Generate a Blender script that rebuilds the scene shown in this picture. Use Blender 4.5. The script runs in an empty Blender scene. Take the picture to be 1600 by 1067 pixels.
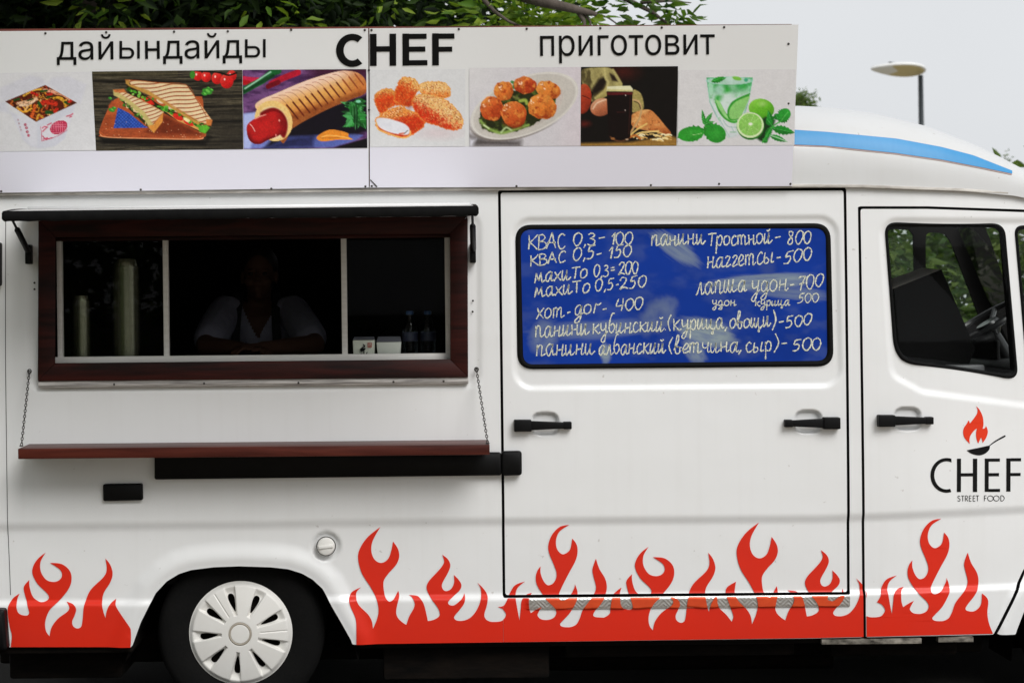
import bpy, bmesh, math, random
import numpy as np
from mathutils import Vector, Matrix, Quaternion
from mathutils.geometry import tessellate_polygon

# ---------------------------------------------------------------- scene, camera, sky, sun
sc = bpy.context.scene
COL = sc.collection
TH, S, D = 0.0115, 0.00247, 7.2          # photo roll, metres per photo pixel on the van's side, camera distance
def ab(px, py):
    return (px - 800.0) - TH * (py - 533.5), (py - 533.5) + TH * (px - 800.0)
AC, BC = ab(660.0, 480.0)
XC = AC * S
ZC = 1.435 - BC * S

cam_d = bpy.data.cameras.new('camera'); cam = bpy.data.objects.new('camera', cam_d); COL.objects.link(cam)
cam_d.sensor_width = 36.0
cam_d.lens = 36.0 * (D / S) / 1600.0
cam_d.shift_x = (800 - 660) / 1600.0
cam_d.shift_y = -(533.5 - 480) / 1600.0
cam_d.clip_start = 0.05; cam_d.clip_end = 2000
cam_d.dof.use_dof = True; cam_d.dof.focus_distance = 7.15; cam_d.dof.aperture_fstop = 5.0
cam.matrix_world = Matrix.Translation((XC, -D, ZC)) @ Matrix.Rotation(math.radians(90), 4, 'X') @ Matrix.Rotation(-TH, 4, 'Z')
sc.camera = cam

SUN_EL, SUN_AZ = math.radians(43), math.radians(150)     # azimuth clockwise from +Y: behind the camera, to its right
world = bpy.data.worlds.new('World'); sc.world = world; world.use_nodes = True
wn = world.node_tree.nodes; wl = world.node_tree.links; wn.clear()
sky = wn.new('ShaderNodeTexSky'); sky.sky_type = 'NISHITA'; sky.sun_disc = False
sky.sun_elevation = SUN_EL; sky.sun_rotation = SUN_AZ; sky.air_density = 1.0; sky.dust_density = 3.0; sky.ozone_density = 1.0
hs = wn.new('ShaderNodeHueSaturation'); hs.inputs['Saturation'].default_value = 0.10
mixw = wn.new('ShaderNodeMix'); mixw.data_type = 'RGBA'; mixw.inputs[0].default_value = 0.86
mixw.inputs[7].default_value = (8.75, 9.0, 9.3, 1)       # the even white of the cloud deck
tcw = wn.new('ShaderNodeTexCoord'); sxw = wn.new('ShaderNodeSeparateXYZ'); wl.new(tcw.outputs['Generated'], sxw.inputs[0])
mzw = wn.new('ShaderNodeMath'); mzw.operation = 'MAXIMUM'; mzw.inputs[1].default_value = 0.0; wl.new(sxw.outputs['Z'], mzw.inputs[0])
maw = wn.new('ShaderNodeMath'); maw.operation = 'MULTIPLY_ADD'; maw.inputs[1].default_value = .05; maw.inputs[2].default_value = 1.0; wl.new(mzw.outputs[0], maw.inputs[0])
vsw = wn.new('ShaderNodeVectorMath'); vsw.operation = 'SCALE'          # overcast sky: the zenith brighter than the horizon
bg = wn.new('ShaderNodeBackground'); bg.inputs['Strength'].default_value = 0.092
wo = wn.new('ShaderNodeOutputWorld')
wl.new(sky.outputs[0], hs.inputs['Color']); wl.new(hs.outputs[0], mixw.inputs[6]); cln = wn.new('ShaderNodeTexNoise'); cln.inputs['Scale'].default_value = 3.2; cln.inputs['Detail'].default_value = 5; wl.new(tcw.outputs['Generated'], cln.inputs['Vector'])
clm = wn.new('ShaderNodeMath'); clm.operation = 'MULTIPLY_ADD'; clm.inputs[1].default_value = .16; clm.inputs[2].default_value = .92; wl.new(cln.outputs['Fac'], clm.inputs[0])
cls = wn.new('ShaderNodeVectorMath'); cls.operation = 'SCALE'; wl.new(mixw.outputs[2], cls.inputs[0]); wl.new(clm.outputs[0], cls.inputs['Scale']); wl.new(cls.outputs[0], vsw.inputs[0]); wl.new(maw.outputs[0], vsw.inputs['Scale']); wl.new(vsw.outputs[0], bg.inputs['Color'])
wl.new(bg.outputs[0], wo.inputs['Surface'])
sun_d = bpy.data.lights.new('sun', 'SUN'); sun_d.energy = 2.15; sun_d.angle = math.radians(32); sun_d.color = (1, .985, .965)
sun = bpy.data.objects.new('sun', sun_d); COL.objects.link(sun)
sdir = Vector((math.sin(SUN_AZ) * math.cos(SUN_EL), math.cos(SUN_AZ) * math.cos(SUN_EL), math.sin(SUN_EL)))
sun.rotation_euler = sdir.to_track_quat('Z', 'Y').to_euler(); sun.location = (6, -10, 12)
sc.view_settings.view_transform = 'Standard'; sc.view_settings.look = 'None'
sc.view_settings.exposure = 0.0; sc.view_settings.gamma = 1.0
sc.cycles.max_bounces = 8; sc.cycles.transparent_max_bounces = 12; sc.cycles.sample_clamp_indirect = 4.0

# ---------------------------------------------------------------- helpers
rng = np.random.default_rng(7); random.seed(7)
def pt(px, py, y=0.0):
    """photo pixel -> world point at depth y behind the plane of the van's side"""
    a, b = ab(px, py); k = (D + y) / D
    return XC + (a - AC) * S * k, y, ZC - (b - BC) * S * k
def V3(px, py, y=0.0): return Vector(pt(float(px), float(py), float(y)))
def sstep(a, b, x):
    t = np.clip((x - a) / (b - a), 0, 1); return t * t * (3 - 2 * t)
def lin(c):
    c = np.asarray(c, float); return np.where(c <= .04045, c / 12.92, ((c + .055) / 1.055) ** 2.4)
def hexc(r, g, b): return tuple(lin(np.array([r, g, b]) / 255.0))

def vnoise(x, y, seed=0):
    xi = np.floor(x).astype(np.int64); yi = np.floor(y).astype(np.int64); xf = x - xi; yf = y - yi
    def h(i, j):
        n = (i * 374761393 + j * 668265263 + seed * 974634777) & 0x7fffffff
        n = ((n ^ (n >> 13)) * 1274126177) & 0x7fffffff
        return ((n ^ (n >> 16)) & 0xffff) / 65535.0
    u = xf * xf * (3 - 2 * xf); v = yf * yf * (3 - 2 * yf)
    return (h(xi, yi) * (1 - u) + h(xi + 1, yi) * u) * (1 - v) + (h(xi, yi + 1) * (1 - u) + h(xi + 1, yi + 1) * u) * v
def fbm(x, y, seed=0, o=4):
    s = 0; a = .5; t = 0
    for i in range(o): s = s + a * vnoise(x * 2 ** i, y * 2 ** i, seed + i); t += a; a *= .5
    return s / t

def poly_sdf(pts, U, V):
    """signed distance, positive inside"""
    P = np.asarray(pts, float); d = np.full(U.shape, 1e18); ins = np.zeros(U.shape, bool)
    for i in range(len(P)):
        a = P[i]; b = P[(i + 1) % len(P)]; e = b - a; L = e @ e
        if L < 1e-12: continue
        wx = U - a[0]; wy = V - a[1]; t = np.clip((wx * e[0] + wy * e[1]) / L, 0, 1)
        d = np.minimum(d, (wx - e[0] * t) ** 2 + (wy - e[1] * t) ** 2)
        c = ((a[1] > V) != (b[1] > V))
        if abs(e[1]) > 1e-12: ins ^= c & (U < e[0] * (V - a[1]) / e[1] + a[0])
    d = np.sqrt(d); return np.where(ins, d, -d)
def inset(pts, r):
    P = [Vector(p) for p in pts]; n = len(P); out = []
    area = sum(P[i].x * P[(i + 1) % n].y - P[(i + 1) % n].x * P[i].y for i in range(n))
    sg = 1 if area > 0 else -1
    for i in range(n):
        e1 = (P[i] - P[i - 1]).normalized(); e2 = (P[(i + 1) % n] - P[i]).normalized()
        n1 = Vector((-e1.y, e1.x)) * sg; n2 = Vector((-e2.y, e2.x)) * sg
        m = n1 + n2; k = r / max(.3, (1 + n1.dot(n2)))
        out.append(tuple(P[i] + m * k))
    return out
def rpoly(pts, r, U, V): return poly_sdf(inset(pts, r), U, V) + r
def rpoly_outline(pts, r, n=8):
    """outline points of a polygon with corners rounded by r"""
    P = [Vector(p) for p in pts]; out = []
    for i in range(len(P)):
        a, b, c = P[i - 1], P[i], P[(i + 1) % len(P)]
        ra = min(r, (a - b).length * .45); rc = min(r, (c - b).length * .45)
        p0 = b + (a - b).normalized() * ra; p2 = b + (c - b).normalized() * rc
        for k in range(n + 1):
            t = k / n; out.append(tuple((1 - t) ** 2 * p0 + 2 * t * (1 - t) * b + t * t * p2))
    return out

def nodes_of(m): return m.node_tree.nodes, m.node_tree.links
def mat(name, color, rough=.5, metal=0.0, var=0.0, vscale=6.0, vcol=None, bump=0.0, bscale=60.0, coat=0.0, spec=.5, stretch=None, rvar=0.0, trans=0.0):
    m = bpy.data.materials.new(name); m.use_nodes = True; n, l = nodes_of(m); p = n['Principled BSDF']
    p.inputs['Base Color'].default_value = (*color, 1); p.inputs['Roughness'].default_value = rough
    p.inputs['Metallic'].default_value = metal; p.inputs['Coat Weight'].default_value = coat; p.inputs['Coat Roughness'].default_value = .08
    p.inputs['Specular IOR Level'].default_value = spec; p.inputs['Transmission Weight'].default_value = trans
    tc = n.new('ShaderNodeTexCoord'); mp = n.new('ShaderNodeMapping'); l.new(tc.outputs['Object'], mp.inputs['Vector'])
    if stretch: mp.inputs['Scale'].default_value = stretch
    if var or rvar:
        nz = n.new('ShaderNodeTexNoise'); nz.inputs['Scale'].default_value = vscale; nz.inputs['Detail'].default_value = 6; nz.inputs['Roughness'].default_value = .6
        l.new(mp.outputs[0], nz.inputs['Vector'])
        cr = n.new('ShaderNodeValToRGB'); cr.color_ramp.elements[0].position = .3; cr.color_ramp.elements[1].position = .72
        l.new(nz.outputs['Fac'], cr.inputs['Fac'])
        if var:
            mx = n.new('ShaderNodeMix'); mx.data_type = 'RGBA'; mf = n.new('ShaderNodeMath'); mf.operation = 'MULTIPLY'; mf.inputs[1].default_value = var
            l.new(cr.outputs['Color'], mf.inputs[0]); l.new(mf.outputs[0], mx.inputs[0])
            mx.inputs[6].default_value = (*color, 1); mx.inputs[7].default_value = (*(vcol or tuple(c * .45 for c in color)), 1)
            l.new(mx.outputs[2], p.inputs['Base Color'])
        if rvar:
            ma = n.new('ShaderNodeMath'); ma.operation = 'MULTIPLY_ADD'; ma.inputs[1].default_value = rvar; ma.inputs[2].default_value = rough
            l.new(cr.outputs['Color'], ma.inputs[0]); l.new(ma.outputs[0], p.inputs['Roughness'])
    if bump:
        nb = n.new('ShaderNodeTexNoise'); nb.inputs['Scale'].default_value = bscale; nb.inputs['Detail'].default_value = 4
        l.new(mp.outputs[0], nb.inputs['Vector'])
        bp = n.new('ShaderNodeBump'); bp.inputs['Strength'].default_value = bump; bp.inputs['Distance'].default_value = .01
        l.new(nb.outputs['Fac'], bp.inputs['Height']); l.new(bp.outputs[0], p.inputs['Normal'])
    return m
def vcol_mat(name, gain=1.0, rough=.35, coat=0.2):
    m = bpy.data.materials.new(name); m.use_nodes = True; n, l = nodes_of(m); p = n['Principled BSDF']
    at = n.new('ShaderNodeAttribute'); at.attribute_name = 'print'
    mx = n.new('ShaderNodeVectorMath'); mx.operation = 'SCALE'; mx.inputs['Scale'].default_value = gain
    l.new(at.outputs['Color'], mx.inputs[0]); l.new(mx.outputs[0], p.inputs['Base Color'])
    p.inputs['Roughness'].default_value = rough; p.inputs['Coat Weight'].default_value = coat; p.inputs['Coat Roughness'].default_value = .2
    return m
def glass_mat(name, tint=(.9, .95, .93), refl=1.0, rough=.0):
    m = bpy.data.materials.new(name); m.use_nodes = True; n, l = nodes_of(m); n.remove(n['Principled BSDF'])
    tr = n.new('ShaderNodeBsdfTransparent'); tr.inputs[0].default_value = (*tint, 1)
    gl = n.new('ShaderNodeBsdfGlossy'); gl.inputs['Roughness'].default_value = rough
    fr = n.new('ShaderNodeFresnel'); fr.inputs['IOR'].default_value = 1.45
    mu = n.new('ShaderNodeMath'); mu.operation = 'MULTIPLY'; mu.inputs[1].default_value = refl
    mx = n.new('ShaderNodeMixShader'); l.new(fr.outputs[0], mu.inputs[0]); l.new(mu.outputs[0], mx.inputs[0]); l.new(tr.outputs[0], mx.inputs[1]); l.new(gl.outputs[0], mx.inputs[2])
    l.new(mx.outputs[0], n['Material Output'].inputs['Surface']); return m

ROOTS = {}
def thing(name, label, cat, loc=(0, 0, 0), group=None):
    o = bpy.data.objects.new(name, None); COL.objects.link(o); o.location = loc; o.empty_display_size = .1
    o['label'] = label; o['category'] = cat
    if group: o['group'] = group
    return o
def wloc(o): return Vector((0, 0, 0)) if o.parent else Vector(o.location)      # parts are built in world coordinates
def link(name, me, m=None, parent=None, smooth=False):
    o = bpy.data.objects.new(name, me); COL.objects.link(o)
    if m is not None:
        for k in (m if isinstance(m, (list, tuple)) else [m]): me.materials.append(k)
    if parent:
        o.parent = parent; o.matrix_parent_inverse = Matrix.Translation(-wloc(parent))
    if smooth: me.shade_smooth()
    return o
def tag(o, label, cat=None, group=None, kind=None):
    o['label'] = label
    if cat: o['category'] = cat
    if group: o['group'] = group
    if kind: o['kind'] = kind
    return o
def mesh_from(name, verts, faces):
    me = bpy.data.meshes.new(name); me.from_pydata([tuple(map(float, v)) for v in verts], [], [tuple(map(int, f)) for f in faces]); me.update(); return me

class MB:
    """collects shapes into one mesh"""
    def __init__(s): s.v = []; s.f = []; s.mi = []; s.cur = 0
    def add(s, vs, fs):
        o = len(s.v); s.v += [tuple(v) for v in vs]; s.f += [tuple(i + o for i in f) for f in fs]; s.mi += [s.cur] * len(fs); return s
    def box(s, x0, x1, y0, y1, z0, z1, M=None):
        vs = [Vector((x, y, z)) for x in (x0, x1) for y in (y0, y1) for z in (z0, z1)]
        if M: vs = [M @ v for v in vs]
        return s.add(vs, [(0, 1, 3, 2), (4, 6, 7, 5), (0, 4, 5, 1), (2, 3, 7, 6), (0, 2, 6, 4), (1, 5, 7, 3)])
    def rbox(s, x0, x1, y0, y1, z0, z1, r=.006, seg=2, M=None):
        bm = bmesh.new(); bmesh.ops.create_cube(bm, size=1.0)
        for v in bm.verts: v.co = Vector(((x0 + x1) / 2 + v.co.x * (x1 - x0), (y0 + y1) / 2 + v.co.y * (y1 - y0), (z0 + z1) / 2 + v.co.z * (z1 - z0)))
        r = min(r, .45 * min(abs(x1 - x0), abs(y1 - y0), abs(z1 - z0)))
        bmesh.ops.bevel(bm, geom=bm.edges[:], offset=r, segments=seg, profile=.5, affect='EDGES')
        return s.addbm(bm, M)
    def addbm(s, bm, M=None):
        bm.verts.index_update(); s.add([(M @ v.co if M else v.co.copy()) for v in bm.verts], [[v.index for v in f.verts] for f in bm.faces]); bm.free(); return s
    def tube(s, path, r, n=8, cap=True):
        P = [Vector(p) for p in path]; rr = r if isinstance(r, (list, tuple)) else [r] * len(P); vs = []; fs = []
        prev = None
        for i, p in enumerate(P):
            t = (P[min(i + 1, len(P) - 1)] - P[max(i - 1, 0)]).normalized()
            if prev is None: u = t.orthogonal().normalized()
            else: u = (prev - t * prev.dot(t)).normalized()
            prev = u; w = t.cross(u)
            vs += [p + (u * math.cos(2 * math.pi * k / n) + w * math.sin(2 * math.pi * k / n)) * rr[i] for k in range(n)]
        for i in range(len(P) - 1):
            for k in range(n): fs.append((i * n + k, i * n + (k + 1) % n, (i + 1) * n + (k + 1) % n, (i + 1) * n + k))
        if cap: fs += [tuple(range(n))[::-1], tuple((len(P) - 1) * n + k for k in range(n))]
        return s.add(vs, fs)
    def lathe(s, prof, n=32, M=None, closed=False):
        """prof: (radius, height) about local z"""
        vs = []; fs = []; m = len(prof)
        for r, h in prof:
            for k in range(n):
                a = 2 * math.pi * k / n; vs.append(Vector((r * math.cos(a), r * math.sin(a), h)))
        for i in range(m if closed else m - 1):
            j = (i + 1) % m
            for k in range(n): fs.append((i * n + k, i * n + (k + 1) % n, j * n + (k + 1) % n, j * n + k))
        if M: vs = [M @ v for v in vs]
        return s.add(vs, fs)
    def torus(s, c, R, r, axis=(0, 0, 1), n=32, m=8, sy=1.0):
        q = Vector(axis).to_track_quat('Z', 'Y').to_matrix().to_4x4(); q.translation = Vector(c)
        return s.lathe([(R + r * math.cos(2 * math.pi * k / m), r * math.sin(2 * math.pi * k / m)) for k in range(m)], n, q, True)
    def prism(s, pts, f0, f1):
        """closed 2-D outline placed by two functions (front, back)"""
        n = len(pts); vs = [f0(*p) for p in pts] + [f1(*p) for p in pts]
        fs = [(i, (i + 1) % n, n + (i + 1) % n, n + i) for i in range(n)]
        for tri in tessellate_polygon([[Vector((p[0], p[1], 0)) for p in pts]]):
            fs.append(tuple(tri)); fs.append(tuple(n + i for i in tri[::-1]))
        return s.add(vs, fs)
    def build(s, name, m=None, parent=None, smooth=False, fix=True):
        me = mesh_from(name, s.v, s.f)
        if len(set(s.mi)) > 1: me.polygons.foreach_set('material_index', s.mi)
        if fix:
            bm = bmesh.new(); bm.from_mesh(me); bmesh.ops.recalc_face_normals(bm, faces=bm.faces); bm.to_mesh(me); bm.free()
        o = link(name, me, m, parent, smooth)
        if smooth == 'auto': me.set_sharp_from_angle(angle=math.radians(40))
        return o

def grid_panel(name, u0, u1, v0, v1, step, sdf, place, m, rim=.02, parent=None, rimmat=True):
    """a sheet over the (u,v) grid where sdf>0, edges cut clean, with a turned-in rim"""
    us = np.arange(u0, u1 + step, step); vs_ = np.arange(v0, v1 + step, step)
    U, Vv = np.meshgrid(us, vs_); F = sdf(U, Vv); F = np.where(np.abs(F) < 1e-6 * step, 1e-6 * step, F); nu = len(us); nv = len(vs_)
    ins = F > 0; used = np.zeros(F.shape, bool)
    cnt = ins[:-1, :-1].astype(int) + ins[1:, :-1] + ins[1:, 1:] + ins[:-1, 1:]
    used[:] = ins
    idx = np.full(F.shape, -1); idx[used] = np.arange(used.sum())
    uv = [np.stack([U[used], Vv[used]], 1)]; nb = used.sum(); extra = []; key = {}
    fi, fj = np.nonzero(cnt == 4)
    faces = np.stack([idx[fi, fj], idx[fi + 1, fj], idx[fi + 1, fj + 1], idx[fi, fj + 1]], 1).tolist()
    bed = []
    def cross(a, b):
        k = (a, b) if a < b else (b, a)
        if k not in key:
            (i, j), (p, q) = k; t = F[i, j] / (F[i, j] - F[p, q])
            extra.append((U[i, j] + (U[p, q] - U[i, j]) * t, Vv[i, j] + (Vv[p, q] - Vv[i, j]) * t)); key[k] = nb + len(extra) - 1
        return key[k]
    for i, j in zip(*np.nonzero((cnt > 0) & (cnt < 4))):
        i = int(i); j = int(j); cs = [(i, j), (i + 1, j), (i + 1, j + 1), (i, j + 1)]; poly = []; ex = []
        for k in range(4):
            a, b = cs[k], cs[(k + 1) % 4]
            if ins[a]: poly.append(int(idx[a]))
            if ins[a] != ins[b]: c = cross(a, b); poly.append(c); ex.append((c, bool(ins[a])))
        if len(poly) >= 3: faces.append(poly)
        for k in range(len(ex)):
            if ex[k][1]: bed.append((ex[k][0], ex[(k + 1) % len(ex)][0]))
    if extra: uv.append(np.array(extra))
    uv = np.concatenate(uv); P = np.stack(place(uv[:, 0], uv[:, 1]), 1); n0 = len(P); verts = P.tolist(); mi = [0] * len(faces)
    if rim and bed:
        ids = sorted({k for e in bed for k in e}); m1 = {k: n0 + 2 * i for i, k in enumerate(ids)}
        for k in ids: p = P[k]; verts.append(list(p)); verts.append([p[0], p[1] + rim, p[2]])
        for a, b in bed: faces.append([m1[b], m1[a], m1[a] + 1, m1[b] + 1]); mi.append(1 if rimmat else 0)
    me = mesh_from(name, verts, faces); me.polygons.foreach_set('material_index', mi)
    return link(name, me, m, parent, True)

def crv(s, ox=0, oy=0, sc_=1.0, n=7, closed=False):
    """'x,y x,y* ...' with * marking sharp corners -> smooth points in photo pixels"""
    P = []; C = []
    for t in s.split():
        c = t.endswith('*'); a, b = t.rstrip('*').split(','); P.append(np.array([ox + float(a) / sc_, oy + float(b) / sc_])); C.append(c)
    N = len(P); out = []
    rngi = range(N if closed else N - 1)
    for i in rngi:
        p1, p2 = P[i], P[(i + 1) % N]
        p0 = p1 if (C[i] or (i == 0 and not closed)) else P[i - 1]
        p3 = p2 if (C[(i + 1) % N] or (i == N - 2 and not closed)) else P[(i + 2) % N]
        for k in range(n):
            t = k / n
            out.append(.5 * ((2 * p1) + (p2 - p0) * t + (2 * p0 - 5 * p1 + 4 * p2 - p3) * t * t + (3 * p1 - p0 - 3 * p2 + p3) * t ** 3))
    if not closed: out.append(P[-1])
    return [tuple(p) for p in out]

def decal(name, loops, place, m, parent, cuts_v=12.0, cuts_u=40.0, clips=(), extra_v=()):
    """flat outlines laid onto a curved panel: triangulated, cut fine enough to follow it"""
    bm = bmesh.new()
    for loop in loops:
        loop = [l if isinstance(l[0], (tuple, list)) else l for l in loop]
        rings = loop if isinstance(loop[0][0], (tuple, list, np.ndarray)) else [loop]
        vs = [bm.verts.new((p[0], p[1], 0)) for r in rings for p in r]
        for t in tessellate_polygon([[Vector((p[0], p[1], 0)) for p in r] for r in rings]):
            try: bm.faces.new([vs[i] for i in t])
            except ValueError: pass
    for co, no in clips:
        bmesh.ops.bisect_plane(bm, geom=bm.verts[:] + bm.edges[:] + bm.faces[:], plane_co=(*co, 0), plane_no=(*no, 0), clear_outer=True)
    if not bm.faces: bm.free(); return None
    xs = [v.co.x for v in bm.verts]; ys = [v.co.y for v in bm.verts]
    if cuts_v:
        for y in list(np.arange(min(ys) + cuts_v, max(ys), cuts_v)) + list(extra_v):
            bmesh.ops.bisect_plane(bm, geom=bm.verts[:] + bm.edges[:] + bm.faces[:], plane_co=(0, y, 0), plane_no=(TH, 1, 0))
    if cuts_u:
        for x in np.arange(min(xs) + cuts_u, max(xs), cuts_u):
            bmesh.ops.bisect_plane(bm, geom=bm.verts[:] + bm.edges[:] + bm.faces[:], plane_co=(x, 0, 0), plane_no=(1, 0, 0))
    bm.verts.index_update(); bm.verts.ensure_lookup_table()
    u = np.array([v.co.x for v in bm.verts]); v_ = np.array([v.co.y for v in bm.verts]); P = np.stack(place(u, v_), 1)
    me = mesh_from(name, P, [[v.index for v in f.verts] for f in bm.faces]); bm.free()
    bm = bmesh.new(); bm.from_mesh(me)
    for f in bm.faces:
        f.normal_update()
        if f.normal.y > 0: f.normal_flip()
    bm.to_mesh(me); bm.free()
    return link(name, me, m, parent, True)

def ribbon(pts, w):
    """outline polygons (quads) of a stroke, in photo pixels"""
    P = np.array(pts); T = np.gradient(P, axis=0); T /= np.maximum(np.linalg.norm(T, axis=1, keepdims=True), 1e-9)
    N = np.stack([-T[:, 1], T[:, 0]], 1); w = np.broadcast_to(np.asarray(w, float), (len(P),))
    return P + N * w[:, None] / 2, P - N * w[:, None] / 2
def strokes_mesh(name, strokes, place, m, parent):
    vs = []; fs = []
    for pts, w in strokes:
        a, b = ribbon(pts, w); o = len(vs)
        for p, q in zip(a, b): vs += [p, q]
        for i in range(len(a) - 1): fs.append((o + 2 * i, o + 2 * i + 1, o + 2 * i + 3, o + 2 * i + 2))
    vs = np.array(vs); P = np.stack(place(vs[:, 0], vs[:, 1]), 1); return link(name, mesh_from(name, P, fs), m, parent)
def text_mesh(name, body, box, place, m, parent, bold=0.0):
    """default-font lettering fitted into a photo-pixel box and laid on a surface"""
    cu = bpy.data.curves.new('lettering', 'FONT'); cu.body = body; cu.offset = bold; cu.resolution_u = 5; cu.fill_mode = 'NONE'
    o = bpy.data.objects.new('lettering', cu); COL.objects.link(o); dg = bpy.context.evaluated_depsgraph_get()
    me = bpy.data.meshes.new_from_object(o.evaluated_get(dg)); bpy.data.objects.remove(o); bpy.data.curves.remove(cu)
    n = len(me.vertices); co = np.zeros(n * 3); me.vertices.foreach_get('co', co); co = co.reshape(-1, 3)
    nb = {}
    for e in me.edges: a, b = e.vertices; nb.setdefault(a, []).append(b); nb.setdefault(b, []).append(a)
    seen = set(); loops = []
    for v in range(n):
        if v in seen or v not in nb: continue
        L = [v]; seen.add(v)
        while True:
            k = next((q for q in nb[L[-1]] if q not in seen), None)
            if k is None: break
            L.append(k); seen.add(k)
        loops.append(L)
    bpy.data.meshes.remove(me)
    inside = lambda J, L: bool((poly_sdf(co[L][:, :2], co[J][:, 0], co[J][:, 1]) > 0).all())     # overlapping strokes of a glyph stay separate
    depth = [sum(inside(L, K) for K in loops if K is not L) for L in loops]; faces = []
    for L, d in zip(loops, depth):
        if d % 2: continue
        rings = [L] + [K for K, e in zip(loops, depth) if e == d + 1 and inside(K, L)]; flat = [k for r in rings for k in r]
        faces += [[flat[i] for i in t] for t in tessellate_polygon([[Vector(co[k]) for k in r] for r in rings])]
    lo = co.min(0); hi = co.max(0); x0, y0, x1, y1 = box
    u0 = (co[:, 0] - lo[0]) / (hi[0] - lo[0]); v0 = (hi[1] - co[:, 1]) / (hi[1] - lo[1])
    u = x0 + u0 * (x1 - x0) + TH * (v0 - .5) * (y1 - y0); v = y0 + v0 * (y1 - y0) - TH * .8 * (u0 - .5) * (x1 - x0)
    return link(name, mesh_from(name, np.stack(place(u, v), 1), faces), m, parent)
# ---------------------------------------------------------------- materials
M = {}
def paint_mat(name, base, dirt=.5):
    m = bpy.data.materials.new(name); m.use_nodes = True; n, l = nodes_of(m); p = n['Principled BSDF']
    p.inputs['Roughness'].default_value = .38; p.inputs['Coat Weight'].default_value = .6; p.inputs['Coat Roughness'].default_value = .06
    tc = n.new('ShaderNodeTexCoord'); n1 = n.new('ShaderNodeTexNoise'); n1.inputs['Scale'].default_value = 1.6; n1.inputs['Detail'].default_value = 8; n1.inputs['Roughness'].default_value = .65
    l.new(tc.outputs['Object'], n1.inputs['Vector'])
    r1 = n.new('ShaderNodeValToRGB'); r1.color_ramp.elements[0].position = .42; r1.color_ramp.elements[1].position = .85; l.new(n1.outputs['Fac'], r1.inputs['Fac'])
    # small chips and specks
    n2 = n.new('ShaderNodeTexNoise'); n2.inputs['Scale'].default_value = 42; n2.inputs['Detail'].default_value = 3; l.new(tc.outputs['Object'], n2.inputs['Vector'])
    r2 = n.new('ShaderNodeValToRGB'); r2.color_ramp.elements[0].position = .72; r2.color_ramp.elements[1].position = .765; l.new(n2.outputs['Fac'], r2.inputs['Fac'])
    # rain streaks, stretched up and down
    mp = n.new('ShaderNodeMapping'); mp.inputs['Scale'].default_value = (26, 26, .9); l.new(tc.outputs['Object'], mp.inputs['Vector'])
    n3 = n.new('ShaderNodeTexNoise'); n3.inputs['Scale'].default_value = 1.0; n3.inputs['Detail'].default_value = 5; l.new(mp.outputs[0], n3.inputs['Vector'])
    r3 = n.new('ShaderNodeValToRGB'); r3.color_ramp.elements[0].position = .52; r3.color_ramp.elements[1].position = .8; l.new(n3.outputs['Fac'], r3.inputs['Fac'])
    def mix(fac, k, a, b):
        f = n.new('ShaderNodeMath'); f.operation = 'MULTIPLY'; f.inputs[1].default_value = k; l.new(fac, f.inputs[0])
        x = n.new('ShaderNodeMix'); x.data_type = 'RGBA'; l.new(f.outputs[0], x.inputs[0])
        if hasattr(a, 'links'): l.new(a, x.inputs[6])
        else: x.inputs[6].default_value = (*a, 1)
        x.inputs[7].default_value = (*b, 1); return x.outputs[2]
    c = mix(r1.outputs['Color'], .18 * dirt, base, (.52, .47, .40)); c = mix(r3.outputs['Color'], .11 * dirt, c, (.46, .42, .36)); c = mix(r2.outputs['Color'], .6 * dirt, c, (.22, .16, .11))
    l.new(c, p.inputs['Base Color'])
    nb = n.new('ShaderNodeTexNoise'); nb.inputs['Scale'].default_value = 5.5; nb.inputs['Detail'].default_value = 2; l.new(tc.outputs['Object'], nb.inputs['Vector'])
    bp = n.new('ShaderNodeBump'); bp.inputs['Strength'].default_value = .085; bp.inputs['Distance'].default_value = .02; l.new(nb.outputs['Fac'], bp.inputs['Height']); l.new(bp.outputs[0], p.inputs['Normal'])
    return m
M['paint'] = paint_mat('white_paint', (.835, .838, .836))
M['paint_dimmed'] = paint_mat('flap_paint', (.58, .575, .56), 1.2)  # flap white darkened in the colour, to cut light bounced onto the sign
M['paint_roof'] = paint_mat('weathered_roof_paint', (.65, .652, .65), .9)
M['rubber'] = mat('black_rubber', (.004, .004, .0042), .7, var=.5, vscale=30, vcol=(.009, .009, .009), spec=.1)
M['gap'] = mat('dark_seam', (.006, .006, .006), .9, var=.3)
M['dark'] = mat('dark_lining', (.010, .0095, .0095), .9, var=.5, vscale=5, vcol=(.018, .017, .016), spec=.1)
M['plastic'] = mat('black_plastic', (.004, .004, .0043), .5, var=.4, vscale=20, vcol=(.008, .008, .008), bump=.05, bscale=240, spec=.14)
M['tyre'] = mat('tyre_rubber', (.004, .004, .004), .9, var=.5, vscale=14, vcol=(.008, .0075, .007), bump=.2, bscale=90, spec=.15)
M['under'] = mat('underbody_grime', (.003, .0027, .0024), .95, var=.8, vscale=16, vcol=(.013, .009, .0065), bump=.6, bscale=30, stretch=(.5, 1, 1.6), spec=.15)
M['cap'] = mat('white_wheel_plastic', (.80, .785, .75), .42, var=.25, vscale=9, vcol=(.6, .57, .5), rvar=.15)
M['beige'] = mat('beige_plastic', (.42, .37, .30), .5, var=.3)
M['alu'] = mat('worn_aluminium', (.76, .75, .72), .6, 0, var=.35, vscale=30, vcol=(.42, .39, .35), stretch=(.2, 1, 3))
M['sill'] = mat('dirty_sill_strip', (.66, .63, .60), .55, 0, var=.95, vscale=16, vcol=(.09, .075, .07), stretch=(.35, 1, 9))
M['gutter'] = mat('grimy_gutter', (.70, .67, .62), .6, 0, var=.8, vscale=14, vcol=(.13, .10, .07), stretch=(.6, 1, 3))
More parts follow.
